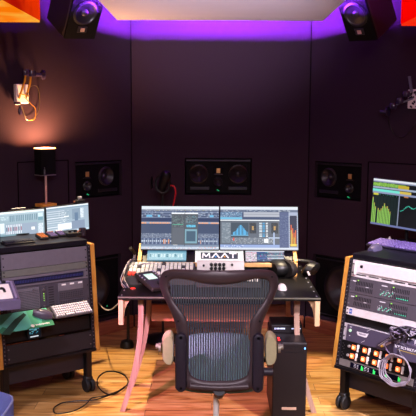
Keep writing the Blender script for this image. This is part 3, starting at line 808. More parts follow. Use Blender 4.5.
# ---- things on the right rack
TOPR = RRK.top; GR = RRK.g
def onr(px, py, z=TOPR):
    p = atZ(px, py, z)-V((GR.o.x, GR.o.y, z)); return p.dot(GR.u), -p.dot(GR.n)
def GRm(x, y, z, rz=0): return GR.m(x, y, z) @ Matrix.Rotation(rz, 4, 'Z')
a, b, c_, d_ = onr(379, 236.5), onr(374, 246), onr(416, 254.5), onr(416, 243.5)
print('RIGHTKB', a, b, c_, d_, 'slab', RRK.top, LRK.top)
ky = (a[1]+b[1])/2
keyboard('computer_keyboard', GRm((a[0]+b[0])/2+.265, b[1]+.055, TOPR+.010) @ Matrix.Rotation(.12, 4, 'X'), .42, .165, 'dark keyboard with lilac lit keys on top of the right rack', 'keyboard', mat('violet_body', '18142a', .4), mat('lilac_keys', '6c5c98', .4, emit='6a50c0', es=.05), ncols=18)
p = onr(373.5, 250.5)
mouse(GRm(p[0], p[1]+.02, TOPR, .1), 'dark mouse at the left end of the right rack top beside the lilac keyboard', mat('mouse_black', '4a4660', .3), 1.15, two=WHITE)
c = Canvas(118, 74, '0c1216')
c.r(0, 0, 1, .045, 'd8dce4'); c.r(0, .045, 1, .07, '8890a8'); c.r(0, .085, .55, .145, '78a848'); c.speck(0, .07, .42, .16, ['b0d860', '60a848'], .4, 1, 2); c.r(.42, .10, .60, .16, 'b8a030'); c.r(0, .165, 1, .20, '98a4b8')
c.r(0, .21, .50, .27, '70d8c8'); c.r(.46, .22, .64, .27, 'c8b050'); c.r(0, .275, 1, .305, '8890b0'); c.r(.02, .31, .10, .35, 'c8c040'); c.r(.0, .36, .44, .97, '0e1a1c')
for k in range(22): c.r(.02+k*.020, .36, .023+k*.020, .95, '1c2c2c')
c.speck(.10, .32, .42, .345, ['40a890'], .3)
for k, hh in enumerate([.58, .45, .36, 0, .33, .28, .33, .38, .46, .38, .40, .34, .27]):
    if hh: c.r(.009+k*.0254, .96-hh*.88, .024+k*.0254, .96, '8cc058'); c.r(.009+k*.0254, .96-hh*.88-.04, .024+k*.0254, .96-hh*.88, 'a89c48')
c.r(.45, .30, .468, .97, '8088a0'); c.r(.47, .31, 1, .97, '0a0e12'); c.r(.53, .31, .60, .34, 'b07040')
for k in range(40):
    x = .48+k*.013; y = .62-.10*math.sin(min(1.0, k/12)*1.57)+(.02*math.sin(k*.5)); c.r(x, y, x+.014, y+.015, '40b8a0')
c.r(0, .965, 1, 1, '6870a0')
MF = Frame((1.244, 4.9, 1.232), -.90, .05, -.02)
monitor('computer_monitor', MF, .491, .311, c, 'flat monitor showing green spectrum bars behind the right rack keyboard', 'monitor', bez=.005, stand_z=TOPR)
p = onr(388, 240)
t = thing('desk_ornament', 'tiny white cone shaped object below the spectrum monitor on the right rack', 'ornament', GRm(p[0], p[1]+.02, TOPR))
m = MB(); m.lathe([(.014, 0), (.013, .004), (.004, .022), (0, .024)], n=12); m.build('cone', WHITE, t, True)

# ---- things on the left rack
TOPL = LRK.top; GL_ = LRK.g
def onl(px, py, z=TOPL):
    p = atZ(px, py, z)-V((GL_.o.x, GL_.o.y, z)); return p.dot(GL_.u), -p.dot(GL_.n)
BK = 1.07
def back(c_, *a): return Frame(EYE+(V(c_)-EYE)*BK, *a)
c = Canvas(100, 56, 'a8bccc')
c.r(0, 0, 1, .06, 'f0f8ff'); c.r(0, .06, 1, .10, '90a8bc'); c.r(0, .12, .60, .5, 'a0b4c4'); c.r(.60, .14, .80, .55, '8ca0b4')
for k in range(9): c.r(0, .16+k*.085, .42, .19+k*.085, 'e4ecf4' if k % 2 else 'c8d4e0')
c.speck(.28, .18, .5, .85, ['f8ffff', '7088a0', 'd0dce8'], .25, 3, 1); c.r(.40, .40, .52, .43, 'ffffff'); c.r(.66, .3, .74, .6, '6c84a0'); c.r(.80, .14, .88, .52, 'e8f4fc'); c.speck(.80, .14, .88, .5, ['7088a0'], .3, 1, 1)
c.r(.25, .66, .58, .90, 'f4faff'); c.r(.58, .60, .9, .95, '8c9cb4'); c.r(0, .93, 1, 1, 'c8dcec')
tm = monitor('compact_monitor', back((-.926, 4.75, 1.150), .70, -.005, .03), .302*BK, .170*BK, c, 'right one of the two compact monitors on the left rack', 'monitor', 'compact monitors on the left rack', stand_z=TOPL)
c = Canvas(100, 56, 'a4bcc8')
c.r(0, 0, 1, .07, 'f4ffff'); c.r(0, .07, 1, .12, 'b8ccd8'); c.r(.22, .14, .84, .36, '809cac')
for k in range(14): c.r(.25+k*.042, .14, .262+k*.042, .36, 'b8d0dc')
c.r(.02, .14, .20, .30, 'b0c8d4'); c.speck(.02, .16, .20, .28, ['f0ffff'], .3, 2, 1); c.r(.86, .12, .97, .26, 'd8ecf4'); c.r(.86, .27, .97, .4, '80a8b8')
c.r(0, .40, .10, .75, 'e8f4f8'); c.r(.12, .44, .84, .88, 'a0b0c4')
for k in range(8): c.r(.14+k*.045, .46, .165+k*.045, .82, 'e0e8f0'); c.r(.14+k*.045, .55, .16+k*.045, .70, 'b07888' if k % 3 else '708090')
c.r(.70, .60, .78, .72, 'ffffff'); c.r(.86, .5, .97, .9, 'e4eef8'); c.speck(.86, .5, .97, .9, ['8098a8'], .4, 1, 1); c.r(.0, .80, .55, .92, '80a0ac'); c.r(0, .93, 1, 1, 'a8d0d8')
monitor('compact_monitor', back((-1.182, 4.601, 1.131), .66, .0, .009), .293*BK, .174*BK, c, 'left one of the two compact monitors on the left rack', 'monitor', 'compact monitors on the left rack', stand_z=TOPL)
# light bar on the left monitor, small camera on the right monitor
F_ = back((-1.182, 4.601, 1.131), .66, .0, .009)
t = thing('monitor_clip_bar', 'thin silver bar on two clips atop the left compact monitor', 'clip bar', F_.m(-.02, .012, .101))
m = MB(); m.b2(-.050, .050, -.006, .006, .006, .012, .002); m.build('bar', SILVER, t)
m = MB(); m.b2(-.045, -.037, -.006, .006, -.002, .006); m.b2(.037, .045, -.006, .006, -.002, .006); m.bm.verts.index_update(); split_build(m, 'clip', DARK, t)
F_ = back((-.926, 4.75, 1.150), .70, -.005, .03)
t = thing('webcam', 'small dark webcam with a pale top clipped onto the right compact monitor', 'webcam', F_.m(.10, .006, .0985))
m = MB(); m.b2(-.035, .035, -.016, .018, .0, .024, .006); m.build('body', DARK, t)
m = MB(); m.b2(-.012, .014, -.012, .014, .024, .046, .004); m.build('head', mat('pale_grey', '8c8890', .4), t)
m = MB(); m.cyl((-.022, -.018, .012), .009, .01, 'Y', 16); m.build('lens', BLACK, t)
m = MB(); m.cyl((-.043, 0, .013), .006, .014, 'X', 10); m.build('clip_knob', mat('copper', 'a06850', .35, .6), t)
# three key pads and a black keyboard in front of the monitors
kx = [onl(x, y) for x, y in ((44, 239.5), (52, 238), (60, 236.5))]
pm = mat('violet_keys', '4a3c66', .4, emit='5a40a0', es=.10); om = mat('orange_keys', '905024', .4, emit='b05818', es=.12)
for k, (px, py, lab) in enumerate(((42, 239, 'leftmost'), (52, 237.5, 'middle'), (61, 236.2, 'rightmost'))):
    p = onl(px, py)
    t = thing('key_pad', lab+' of the three small key pads before the compact monitors', 'key pad', GL_.m(p[0], p[1], TOPL), 'key pads on the left rack')
    m = MB(); m.box((0, 0, .012), (.056, .095, .022), .004, rot=(.15, 0, 0)); m.build('body', DARK, t)
    m = MB()
    for i in range(3):
        for j in range(4): m.box((-.017+i*.017, -.033+j*.022, .024+(j-1.5)*.0035), (.013, .017, .006), .001, rot=(.15, 0, 0))
    m.build('keys', om if k == 0 else pm, t)
    m = MB()
    for i in range(3): m.box((-.017+i*.017, .033+0*i, .0335), (.011, .013, .004), .001)
    m.build('coloured_keys', WHITE if k == 2 else om, t)
p = onl(18, 243.2)
t = keyboard('computer_keyboard', GL_.m(p[0], p[1], TOPL), .20, .085, 'small black keyboard in front of the left compact monitor', 'keyboard', BLACK, mat('black_keys', '1a1724', .4), ncols=14)
p = onl(72, 236)
t = thing('control_box', 'flat black control box in front of the right compact monitor', 'control box', GL_.m(p[0], p[1], TOPL))
m = MB(); m.box((0, 0, .014), (.10, .09, .028), .004); m.build('casing', BLACK, t); m = MB(); m.cyl((.02, -.01, .034), .012, .014); m.cyl((-.02, -.01, .034), .010, .012); m.bm.verts.index_update(); split_build(m, 'knob', DARK, t)
p = onl(82.5, 235.5)
t = thing('cup', 'small dark cup under the right end of the right compact monitor', 'cup', GL_.m(p[0], p[1], TOPL))
m = MB(); m.lathe([(.0, 0), (.020, 0), (.025, .05), (.022, .05), (.018, .006), (0, .006)], n=20); m.build('body', mat('dark_mauve_ceramic', '2e2430', .35), t, True)
m = MB(); m.tube([(-.022, -.01, .04), (-.042, -.016, .032), (-.040, -.014, .015), (-.019, -.008, .014)], .004, 6, sub=5); m.build('handle', mat('copper', 'a06850'), t, True)

# ------------------------------------------------------------------ wall brackets with rods, knobs and cable
def wall_bracket(fr, px, py, label, left):
    u, v = fr.uv(px, py)
    t = thing('wall_bracket', label, 'wall bracket', fr.m(u, 0, v-.07) @ Matrix.Diagonal((1.5 if left else 1.4, 1.15, 1.22, 1)))
    BR = mat('brass', 'c8963c', .3, .8) if left else mat('steel_blue', '9098b8', .3, .8)
    K = mat('violet_black_knob', '2c2440', .2)
    m = MB(); m.b2(-.035, .035, -.03, 0, 0, .115, .003); pl = m.build('wall_plate', mat('white_plate', 'dcd8dc', .35), t)
    m = MB()
    if not left:
        for k in range(14): m.box((-.028+.056*random.random(), -.031, .01+.095*random.random()), (.016, .002, .010), rot=(0, random.random()*3, 0))
        m.build('dark_mottling', K, pl, label='dark blotches on the pale plate')
    s = 1 if left else -1
    rods = MB(); knobs = MB()
    if left:
        rods.tube([(-.022, -.035, .03), (-.008, -.075, .13), (-.004, -.08, .175)], .0055); rods.tube([(.018, -.035, .04), (.022, -.075, .12), (.024, -.08, .17)], .0055)
        rods.tube([(-.026, -.05, .06), (.026, -.05, .045)], .004)
        knobs.lathe([(.0, -.02), (.016, -.018), (.020, 0), (.016, .018), (0, .02)], (-.004, -.085, .182), n=18); knobs.lathe([(.0, -.02), (.016, -.018), (.019, 0), (.016, .018), (0, .02)], (.032, -.085, .178), n=18)
        knobs.lathe([(.012, -.03), (.012, 0), (.030, .010), (.030, .018), (0, .02)], (.075, -.09, .172), 'X', 20)
        knobs.cyl((-.036, -.045, -.0), .010, .03, 'X'); knobs.lathe([(.004, .03), (.012, 0), (.008, -.02)], (-.022, -.045, -.045), n=12)
    else:
        rods.tube([(-.01, -.035, .10), (-.015, -.06, .19)], .009); rods.tube([(0, -.035, .06), (-.08, -.09, .02)], .005)
        knobs.lathe([(.0, -.02), (.018, -.018), (.024, 0), (.018, .018), (0, .02)], (-.055, -.085, .045), n=18); knobs.lathe([(.0, -.02), (.018, -.018), (.024, 0), (.018, .018), (0, .02)], (-.092, -.09, .015), n=18)
        knobs.lathe([(.012, -.03), (.012, 0), (.030, .010), (.030, .018), (0, .02)], (-.135, -.09, -.02), 'X', 20)
        knobs.lathe([(.0, -.02), (.018, -.018), (.024, 0), (.018, .018), (0, .02)], (-.02, -.08, .085), n=18)
    rods.bm.verts.index_update(); knobs.bm.verts.index_update(); split_build(rods, 'rod', BR, t, True); split_build(knobs, 'knob', K, t, True)
    m = MB(); m.tube([(.01, -.05, .03), (.035, -.05, .10), (.085, -.03, .10), (.10, -.02, .02), (.085, -.02, -.06), (.03, -.02, -.10), (-.01, -.04, -.02)] if left else [(-.13, -.08, -.03), (-.14, -.03, -.10), (-.10, -.02, -.17), (-.03, -.02, -.15), (.03, -.02, -.05)], .0025, 6, sub=8)
    m.build('cable', BLACK if not left else mat('olive_cable', '3a3020', .4), t, True)
    if left:
        m = MB(); m.tube([(.0, -.05, .04), (.03, -.06, -.0), (.06, -.05, -.03), (.06, -.04, -.09), (.03, -.03, -.10)], .0022, 6, sub=8); m.build('cable', BR, t, True)
wall_bracket(FLW, 20.0, 94, 'white wall bracket with brass rods, dark knobs and looped cable on the left wall', True)
wall_bracket(FRTW, 416, 99, 'pale mottled wall bracket with dark round knobs and hanging cable at right edge', False)

# ------------------------------------------------------------------ table lamp on its pedestal
LY = 5.52; p = atY(46, 206, LY)
t = thing('pedestal', 'dark narrow pedestal hidden behind the left rack, carrying the lamp', 'pedestal', Matrix.Translation((p.x, LY, 0)) @ Matrix.Rotation(PI/4, 4, 'Z'))
m = MB(); m.b2(-.085, .085, -.06, .06, p.z-.03, p.z-.002, .003); m.build('top', BLACK, t); m = MB(); m.b2(-.06, .06, -.05, .05, 0, p.z-.03, .003); m.build('column', BLACK, t)
t = thing('table_lamp', 'table lamp with black shade glowing at its top rim on an orange wood base', 'lamp', Matrix.Translation((p.x, LY, p.z-.002)) @ Matrix.Rotation(PI/4, 4, 'Z'))
sc_ = LY/FPX
m = MB(); m.box((0, 0, .011), (.130, .095, .022), .002); m.build('base', wood('orange_wood', 'd88a30', 'f0ae50', axis=0), t)
zt = atY(46, 148, LY).z-p.z; zs = atY(46, 174.5, LY).z-p.z
m = MB(); m.cyl((.003, 0, (zs+.02)/2+.0), .008, zs-.02+.04); m.build('pole', mat('pink_white_pole', 'd8a8a0', .35), t)
m = MB(); m.b2(-.064, .064, -.046, .046, zs-.004, zs+.003, .001); sh_ = m.build('lower_plate', mat('silver_plate', '8a8084', .4, .5), t)
m = MB()
for (x0, x1, y0, y1) in ((-.062, -.058, -.044, .044), (.058, .062, -.044, .044), (-.062, .062, -.044, -.040), (-.062, .062, .040, .044)): m.b2(x0, x1, y0, y1, zs+.003, zt)
sd = m.build('lamp_shade', mat('black_shade', '08070a', .8, spec=.15), t)
m = MB(); m.b2(-.063, .063, -.0455, -.0395, zt-.004, zt+.004); m.b2(-.063, .063, .0395, .0455, zt-.004, zt+.004); m.b2(-.063, -.057, -.0455, .0455, zt-.004, zt+.004); m.b2(.057, .063, -.0455, .0455, zt-.004, zt+.004)
m.build('glowing_rim', mat('warm_glow', 'ffc080', .5, emit=(1.0, .55, .2), es=4), sd)
m = MB(); m.lathe([(0, -.03), (.02, -.02), (.028, 0), (.02, .022), (0, .03)], (0, 0, zt-.04), n=16); m.bm.transform(Matrix.Translation((0, 0, -.04))); m.build('bulb', mat('bulb_glass', 'ffe0b0', .4, emit=(1, .6, .28), es=18), t, True)
m = MB(); m.cyl((-.035, -.047, zs+.025), .006, .035); m.box((-.035, -.047, zs+.05), (.004, .004, .02)); m.build('switch', ALU, t)
lamp_top = V((p.x, LY, p.z+zt))

# ------------------------------------------------------------------ desk
DZ = .75; DX0, DX1, DY0, DY1 = -.555, .640, 4.31, 5.28; DC = (DX0+DX1)/2
t = thing('desk', 'studio desk with black top and pale curved ply legs', 'desk', (DC, (DY0+DY1)/2, 0))
hw = (DX1-DX0)/2; hd = (DY1-DY0)/2
TOPM = mat('satin_black_top', '0f0d0b', .45, spec=.25)
m = MB(); m.b2(-hw, hw, -hd, hd, DZ-.022, DZ, .002); tp = m.build('desk_top', TOPM, t)
m = MB(); m.b2(-hw, hw, -hd-.0035, -hd-.0002, DZ-.010, DZ-.002); m.build('edge_strip', mat('olive_edge', '8c8a7c', .35, .6), tp, label='pale metal edge strip')
m = MB()
for sx in (-1, 1):
    for k in range(8): m.cyl((sx*(hw-.02), -hd+.03+k*.125, DZ+.001), .005, .003, n=10)
m.bm.verts.index_update(); split_build(m, 'screw', SILVER, tp)
# side brackets: ply plate cut in a concave curve
for sx in (-1, 1):
    prof = [(-hd+.004, DZ-.022), (-hd+.004, DZ-.175), (-hd+.030, DZ-.178)]
    for k in range(9):
        a = k/8*PI/2; prof.append((-hd+.03+.30*(1-math.cos(a))*1.0, DZ-.178+.150*math.sin(a)))
    prof += [(hd-.01, DZ-.03), (hd-.01, DZ-.022)]
    m = MB(); m.prism(prof, sx*(hw-.002), sx*(hw-.030), plane='yz'); m.build('side_bracket', BEECH, t)
    # the inward fillet in the front plane
    m = MB(); pr = [(sx*(hw-.03), DZ-.022), (sx*(hw-.03), DZ-.165)]
    for k in range(9):
        a = k/8*PI/2; pr.append((sx*(hw-.03-.055*(1-math.cos(a))), DZ-.165+.14*math.sin(a)))
    m.prism(pr, -hd+.03, -hd+.05); m.build('corner_fillet', BEECH, t)
# curved legs
for (yy, dx, wd) in ((-hd+.10, 0, .032), (-hd+.52, .035, .030)):
    for sx in (-1, 1):
        a = []; b = []
        for k in range(15):
            f = k/14; z = (DZ-.022)*(1-f)+.0005; x = .475-dx*.3+.115*f**1.6-.02*math.sin(PI*f)
            a.append((sx*(x+wd/2), z)); b.append((sx*(x-wd/2), z))
        m = MB(); 
        for k in range(14): pass
        m.prism(a+b[::-1], yy-.0, yy+.055); m.build('leg', PINKWOOD, t)
m = MB(); m.b2(-.43, .43, -hd+.36, -hd+.385, .50, .61, .002); m.build('cross_beam', wood('reddish_ply', 'a8624a', 'c8805e', axis=0), t)
# wooden bridge: tilted frame that carries the three small panels
t2 = thing('panel_shelf', 'tilted pale wood shelf frame below the twin screens on the desk', 'shelf', (.045, 4.95, DZ))
m = MB(); m.b2(-.54, .52, -.085, -.060, .066, .093, .003); m.build('front_ledge', wood('golden_ply', 'cf9a58', 'e6b878', axis=0), t2)
m = MB(); m.b2(-.515, .497, -.050, -.044, 0, .09); m.build('lower_board', BLACK, t2)
for sx, x in ((-1, -.53), (1, .51)):
    m = MB(); m.prism([(-.055, .0), (.10, .0), (.10, .19), (.085, .195), (-.058, .105)], x-.012, x+.012, plane='yz'); m.build('side_cheek', wood('golden_ply_upright', 'd89a48', 'ecb468', axis=1), t2)
m = MB(); m.b2(-.515, .497, -.004, .0, 0, .14, M=Matrix.Translation((0, -.032, .085)) @ Matrix.Rotation(-.90, 4, 'X')); m.build('back_board', BLACK, t2)

LEAN = .90
def on_shelf(xc, W, Hh): return Frame((xc, 4.95-.048+math.sin(LEAN)*Hh/2, DZ+.092+math.cos(LEAN)*Hh/2), 0, LEAN)
c = Canvas(84, 34, '88b8cc'); c.r(0, 0, 1, .08, '507890'); c.r(0, .08, 1, .2, '70a4b8'); c.r(.05, .25, .92, .85, 'a4ccd8')
for k in range(12): c.r(.06+k*.072, .32, .10+k*.072, .62, 'd0e8ec' if k % 3 else '6898a8')
c.speck(.05, .25, .92, .85, ['c8e0e8', '6c98ac', 'e8f4f4'], .22, 2, 2); c.r(0, .88, 1, 1, '487488')
monitor('touch_panel', on_shelf(-.305, .26, .105), .262, .096, c, 'tilted touch panel with pale teal display left of the lettered white panel', 'touch panel', 'touch panels under the twin screens', bez=.006)
c = Canvas(84, 40, '28304c'); c.r(0, 0, 1, .10, 'e0e4f0'); c.r(.0, .12, .28, .95, 'd8c8d8'); c.speck(0, .12, .28, .95, ['e05080', '58a878', '404860', 'ffffff'], .5, 3, 2)
for k in range(6): c.r(.30, .14+k*.13, .55, .20+k*.13, '5878b8'); c.r(.56, .14+k*.13, .98, .20+k*.13, '90a8c8' if k % 2 else 'd0d8e8')
c.speck(.30, .12, .98, .9, ['a0c0e0', '203050', '60c8d0', 'd06088'], .22, 3, 2)
monitor('touch_panel', on_shelf(.355, .27, .108), .262, .100, c, 'tilted touch panel with dark blue mixer display right of the lettered white panel', 'touch panel', 'touch panels under the twin screens', bez=.006)
t = thing('lettered_panel', 'tilted white panel with large MAAT lettering between the two touch panels', 'panel', on_shelf(.048, .3, .105).m(0, 0, -.055))
m = MB(); m.b2(-.162, .162, 0, .018, 0, .112, .003); m.build('panel', mat('white_board_added_glow', 'f2f4ee', .4, emit='f0fff0', es=.5), t)  # board and letters are no lamps; emission added to brighten them
m = MB(); m.b2(-.125, .125, -.002, 0, .030, .086); m.build('nameplate', mat('slate_plate', '4a5460', .4), t)
m = MB()
def stroke(x0, z0, x1, z1, wd=.0085):
    dx, dz = x1-x0, z1-z0; L = math.hypot(dx, dz); m.box(((x0+x1)/2, -.0035, (z0+z1)/2), (wd, .003, L+wd*.4), rot=(0, math.atan2(dx, dz), 0))
b0_, t0_ = .038, .077
x = -.112; stroke(x, b0_, x+.004, t0_); stroke(x+.004, t0_, x+.024, b0_+.010); stroke(x+.024, b0_+.010, x+.044, t0_); stroke(x+.044, t0_, x+.048, b0_)
for x in (-.048, .012): stroke(x, b0_, x+.024, t0_); stroke(x+.024, t0_, x+.048, b0_)
x = .068; stroke(x, t0_, x+.046, t0_); stroke(x+.023, t0_, x+.023, b0_)
m.build('lettering', mat('white_letters', 'ffffff', .4, emit='ffffff', es=.5), t)
m = MB(); m.box((-.024, -.0035, .048), (.010, .003, .010), rot=(0, .78, 0)); m.build('blue_dot', mat('blue_dot', '3090d0', .4, emit='3090d0', es=.4), t, label='small blue diamond in the lettering')
m = MB(); m.box((.036, -.0035, .048), (.010, .003, .010), rot=(0, .78, 0)); m.build('orange_dot', mat('orange_dot', 'e0a030', .4, emit='e0a030', es=.4), t, label='small orange diamond in the lettering')

# twin monitors
def twin(label, px, right):
    c = Canvas(160, 88, '505c78')
    if not right:
        c.r(0, 0, 1, .07, 'dfe6ee'); c.r(0, .07, 1, .10, '9098a8'); c.speck(.05, .075, .9, .10, ['404858', 'd0c060', 'ffffff'], .3, 2, 1)
        for j in range(3): c.r(0, .13+j*.06, 1, .155+j*.06, '7884a0'); 
        c.speck(0, .12, 1, .26, ['a8c0d8', '303a58', 'c8d4e4'], .3, 3, 2); c.r(.06, .20, .14, .25, '70b8e0'); c.r(.21, .20, .235, .25, '80c8e8'); c.r(.88, .21, .93, .25, '70b8e0')
        c.r(0, .27, 1, .36, '384464'); c.r(0, .365, 1, .41, '98a4bc'); 
        for k in range(46):
            if not (.42 < k/46 < .73) and random.random() < .75: c.r(k/46, .37, k/46+.016, .41, 'f0a878')
        c.r(0, .41, 1, .64, '47546f'); c.r(0, .64, 1, .74, '6c7890'); c.speck(0, .64, 1, .74, ['c8d0dc', '303850', '98a4b8'], .4, 2, 1); c.r(0, .74, 1, .90, '5c6a88')
        for k in range(38): c.r(.012+k*.026, .75, .018+k*.026, .89, 'a8b8d0' if k % 2 else '3c4868'); c.r(.008+k*.026, .80, .022+k*.026, .825, 'c8d4e4')
        for k in (14, 15, 17, 19): c.r(.01+k*.02, .77, .02+k*.02, .88, 'e89858')
        c.r(.76, .80, .77, .88, 'e89858'); c.r(0, .90, 1, .94, '8090a8'); c.r(0, .94, 1, 1, 'c4d0e0'); c.speck(0, .94, 1, 1, ['e88070', 'ffffff', '8090b0'], .25, 2, 2)
        c.r(.39, .15, .73, .90, '5a6068'); c.r(.39, .15, .73, .18, 'e8ecf0'); c.r(.39, .185, .73, .21, '3c424c'); c.speck(.40, .22, .55, .48, ['80a8a0', '3c4850', '98a0a8'], .45, 2, 1); c.r(.40, .42, .54, .435, '60c0a0')
        c.speck(.57, .22, .72, .40, ['70b0c0', '3c4850', 'a8b8c0'], .5, 2, 1); c.r(.58, .43, .70, .49, '70c8e8'); c.speck(.58, .43, .70, .49, ['285878'], .3, 2, 1)
        c.r(.56, .53, .72, .86, '80a8b8'); c.r(.58, .58, .70, .82, '4c6478'); c.r(.40, .5, .55, .88, '646a74'); c.r(.41, .895, .47, .91, 'e8e8e8')
        c.r(.555, .07, .565, .93, '505860')
    else:
        c.r(0, 0, 1, .07, 'dfe6ee'); c.r(0, .07, 1, .11, '707c94'); c.speck(.0, .075, .9, .11, ['303848', 'e0e8f0'], .35, 3, 1)
        c.r(0, .12, .28, .30, '6880a0'); c.speck(0, .12, .28, .24, ['a0d0e8', '304058', 'd0e0f0'], .4, 2, 1); c.r(0, .25, .28, .29, '78c0e0'); c.r(.30, .13, .82, .24, 'b4b8c4'); c.r(.30, .17, .82, .18, '8c909c')
        c.r(0, .31, .76, .335, 'f0f4f8'); c.r(0, .335, .76, .88, '68707c'); c.r(.02, .38, .13, .85, '808c98'); c.speck(.02, .38, .13, .85, ['c0c8d0', '505864'], .25, 3, 1)
        c.r(.14, .38, .36, .72, '4c5864')
        for k in range(18): hh = .05+.18*math.exp(-((k-9)/5)**2); c.r(.16+k*.011, .66-hh, .168+k*.011, .66, '60b0e0')
        c.r(.14, .66, .36, .68, '70a8c8')
        for xc in (.42, .70): c.r(xc-.045, .38, xc+.045, .62, '404850'); c.r(xc-.012, .46, xc+.012, .54, 'c8a068'); c.speck(xc-.045, .38, xc+.045, .62, ['88705c', '606870'], .25, 1, 1)
        for k in range(9): c.r(.50, .38+k*.038, .535, .40+k*.038, 'd8e4ec'); c.r(.545, .38+k*.038, .575, .40+k*.038, '58a8d8'); c.r(.585, .38+k*.038, .61, .40+k*.038, 'e8ecf0')
        c.r(.14, .73, .70, .86, '7c8490'); c.speck(.14, .73, .70, .86, ['e8ecf0', '505860', '90a0b0'], .4, 2, 1); c.r(.16, .73, .18, .80, 'e05850'); c.r(.56, .75, .62, .84, 'f4f8fc')
        c.r(.62, .72, .77, .74, 'c8d8f0'); c.r(.68, .60, .70, .9, 'b0c0e0')
        c.r(.76, .13, .88, 1, '5c688c'); c.speck(.76, .2, .88, .9, ['8090b0', '404c70'], .4, 2, 1); c.r(.88, .13, 1, .95, 'aab4cc'); c.r(.895, .2, .985, .93, '3c4258')
        for k in range(14): c.r(.885, .22+k*.05, .895, .23+k*.05, 'f0f0f4'); c.r(.985, .22+k*.05, .995, .23+k*.05, 'f0f0f4')
        for (x0, y0, col) in ((.905, .42, 'e8c060'), (.925, .50, 'f0a040'), (.945, .60, 'e8b850'), (.96, .55, 'f08840')): c.r(x0, y0, x0+.014, .92, col); c.r(x0, y0, x0+.014, y0+.12, 'e87048')
        c.r(.90, .86, .98, .92, 'f0d060'); c.r(0, .89, .76, .95, '98acd8'); c.speck(0, .9, .3, .95, ['f0f4ff', '5870b0'], .4, 2, 2); c.r(0, .95, 1, 1, 'd4dce8')
    lean = .29
    p = atY(219.6, 228, 5.00); p.x += .267 if right else -.267
    return monitor('computer_monitor', Frame((p.x, 5.00, 1.058), 0, lean), .524, .292, c, label, 'monitor', 'twin monitors on the desk', bez=.003, stand_z=DZ, chin=.004)
twin('left one of the twin large monitors on the desk, showing recording software', 181.5, False)
twin('right one of the twin large monitors on the desk, showing recording software and orange meters', 257.8, True)

# white key controllers on the desk
def ctrl(name, x0, x1, y0, y1, label, z0=DZ, rows_=4, cols_=16, hf=.050, hb=.098):
    t = thing(name, label, 'control surface', ((x0+x1)/2, (y0+y1)/2, z0)); w = x1-x0; d = y1-y0
    slope = math.atan2(hb-hf, d); L = math.hypot(hb-hf, d)
    m = MB(); m.prism([(-d/2, 0), (d/2, 0), (d/2, hb), (-d/2, hf)], -w/2, w/2, plane='yz'); m.build('casing', mat('beige_case', '4a4642', .45), t)
    RX = Matrix.Translation((0, 0, (hf+hb)/2)) @ Matrix.Rotation(slope, 4, 'X')
    kb = MB(); db = MB(); rd = MB(); kw = (w-.02)/cols_; kd = (L-.02)/rows_
    for i in range(cols_):
        for j in range(rows_):
            tgt = rd if (i < 2 and j == 0 and rows_ > 3) else (db if (i*5+j*3) % 11 == 5 else kb)
            tgt.box((-w/2+.01+kw*(i+.5), -L/2+.01+kd*(j+.5), .008), (kw*.80, kd*.74, .014), .002, M=RX)
    kb.build('keys', mat('ivory_keys', 'd4cec2', .4, emit='fff8ec', es=.16), t); db.build('dark_keys', mat('dark_keys', '3c3838', .4), t)  # ivory keys are unlit; faint emission put in to whiten them
    if rows_ > 3: rd.build('red_keys', mat('red_lit_keys', 'e04838', .4, emit='f02818', es=.5), t)
    else: rd.bm.free()
    m = MB(); m.box((0, 0, .001), (w-.008, L-.008, .002), M=RX); m.build('key_field', mat('grey_field', '2e2b28', .5), t)
ctrl('control_surface', -.545, -.110, 4.62, 4.83, 'wide beige control surface with rows of ivory keys on the left of the desk')
ctrl('control_surface', -.095, .30, 4.56, 4.74, 'beige control surface with ivory keys behind the chair back at the desk centre', rows_=3, hf=.03, hb=.05)
t = thing('knob_box', 'white desk unit with eight black knobs under the lettered white panel', 'control box', (.055, 4.825, DZ))
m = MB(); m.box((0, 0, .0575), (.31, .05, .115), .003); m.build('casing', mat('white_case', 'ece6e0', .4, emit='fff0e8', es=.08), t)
for j in range(2):
    for i in range(4):
        m = MB(); m.lathe([(0, .018), (.010, .017), (.012, 0)], (-.060+i*.027, -.024, .070+.026*j), 'Y', 14); m.build('knob', BLACK, t, True)
m = MB(); m.lathe([(0, .016), (.007, .015), (.008, 0)], (-.11, -.024, .090), 'Y', 12); m.lathe([(0, .016), (.007, .015), (.008, 0)], (.075, -.024, .096), 'Y', 12); m.bm.verts.index_update(); split_build(m, 'toggle_switch', DARK, t)
# black angled controller with bright square display
p = atZ(151.5, 283.5, DZ+.03)
t = thing('angled_controller', 'small dark controller with bright square display lying at an angle on the desk', 'controller', Matrix.Translation((p.x+.01, p.y-.01, DZ+.035)) @ Matrix.Rotation(.62, 4, 'Z') @ Matrix.Rotation(.25, 4, 'X'))
m = MB(); m.box((0, 0, .014), (.145, .23, .026), .005); m.box((0, .09, -.016), (.12, .02, .034), .003); m.build('casing', mat('dark_olive_metal', '2e2c28', .4, .3), t)
c = Canvas(12, 12, 'e8fff4'); c.r(.1, .1, .9, .2, 'a8d8c8'); c.build('display', .065, .075, t, 0, 0, M=Matrix.Translation((.0, .0, .0285)) @ Matrix.Rotation(-PI/2, 4, 'X'))
m = MB()
for k in range(5): m.box((.058, .095-k*.026, .029), (.016, .014, .005), .002)
for k in range(4): m.cyl((-.060, .095-k*.03, .029), .005, .006, n=10)
m.build('buttons', SILVER, t)
m = MB(); m.lathe([(.030, -.004), (.030, .008), (.024, .010), (0, .008)], (.02, -.065, .028), n=24); m.build('jog_wheel', BLACK, t, True)
# red light spot on the desk
p = atZ(133, 288.5, DZ)
t = thing('indicator_light', 'small red glowing light set on the left front of the desk', 'light', (p.x, p.y, DZ))
m = MB(); m.lathe([(.016, 0), (.015, .003), (0, .005)], n=16); m.build('lens', mat('red_led_lens', 'c02010', .4, emit=(1, .03, .015), es=1.2), t, True)
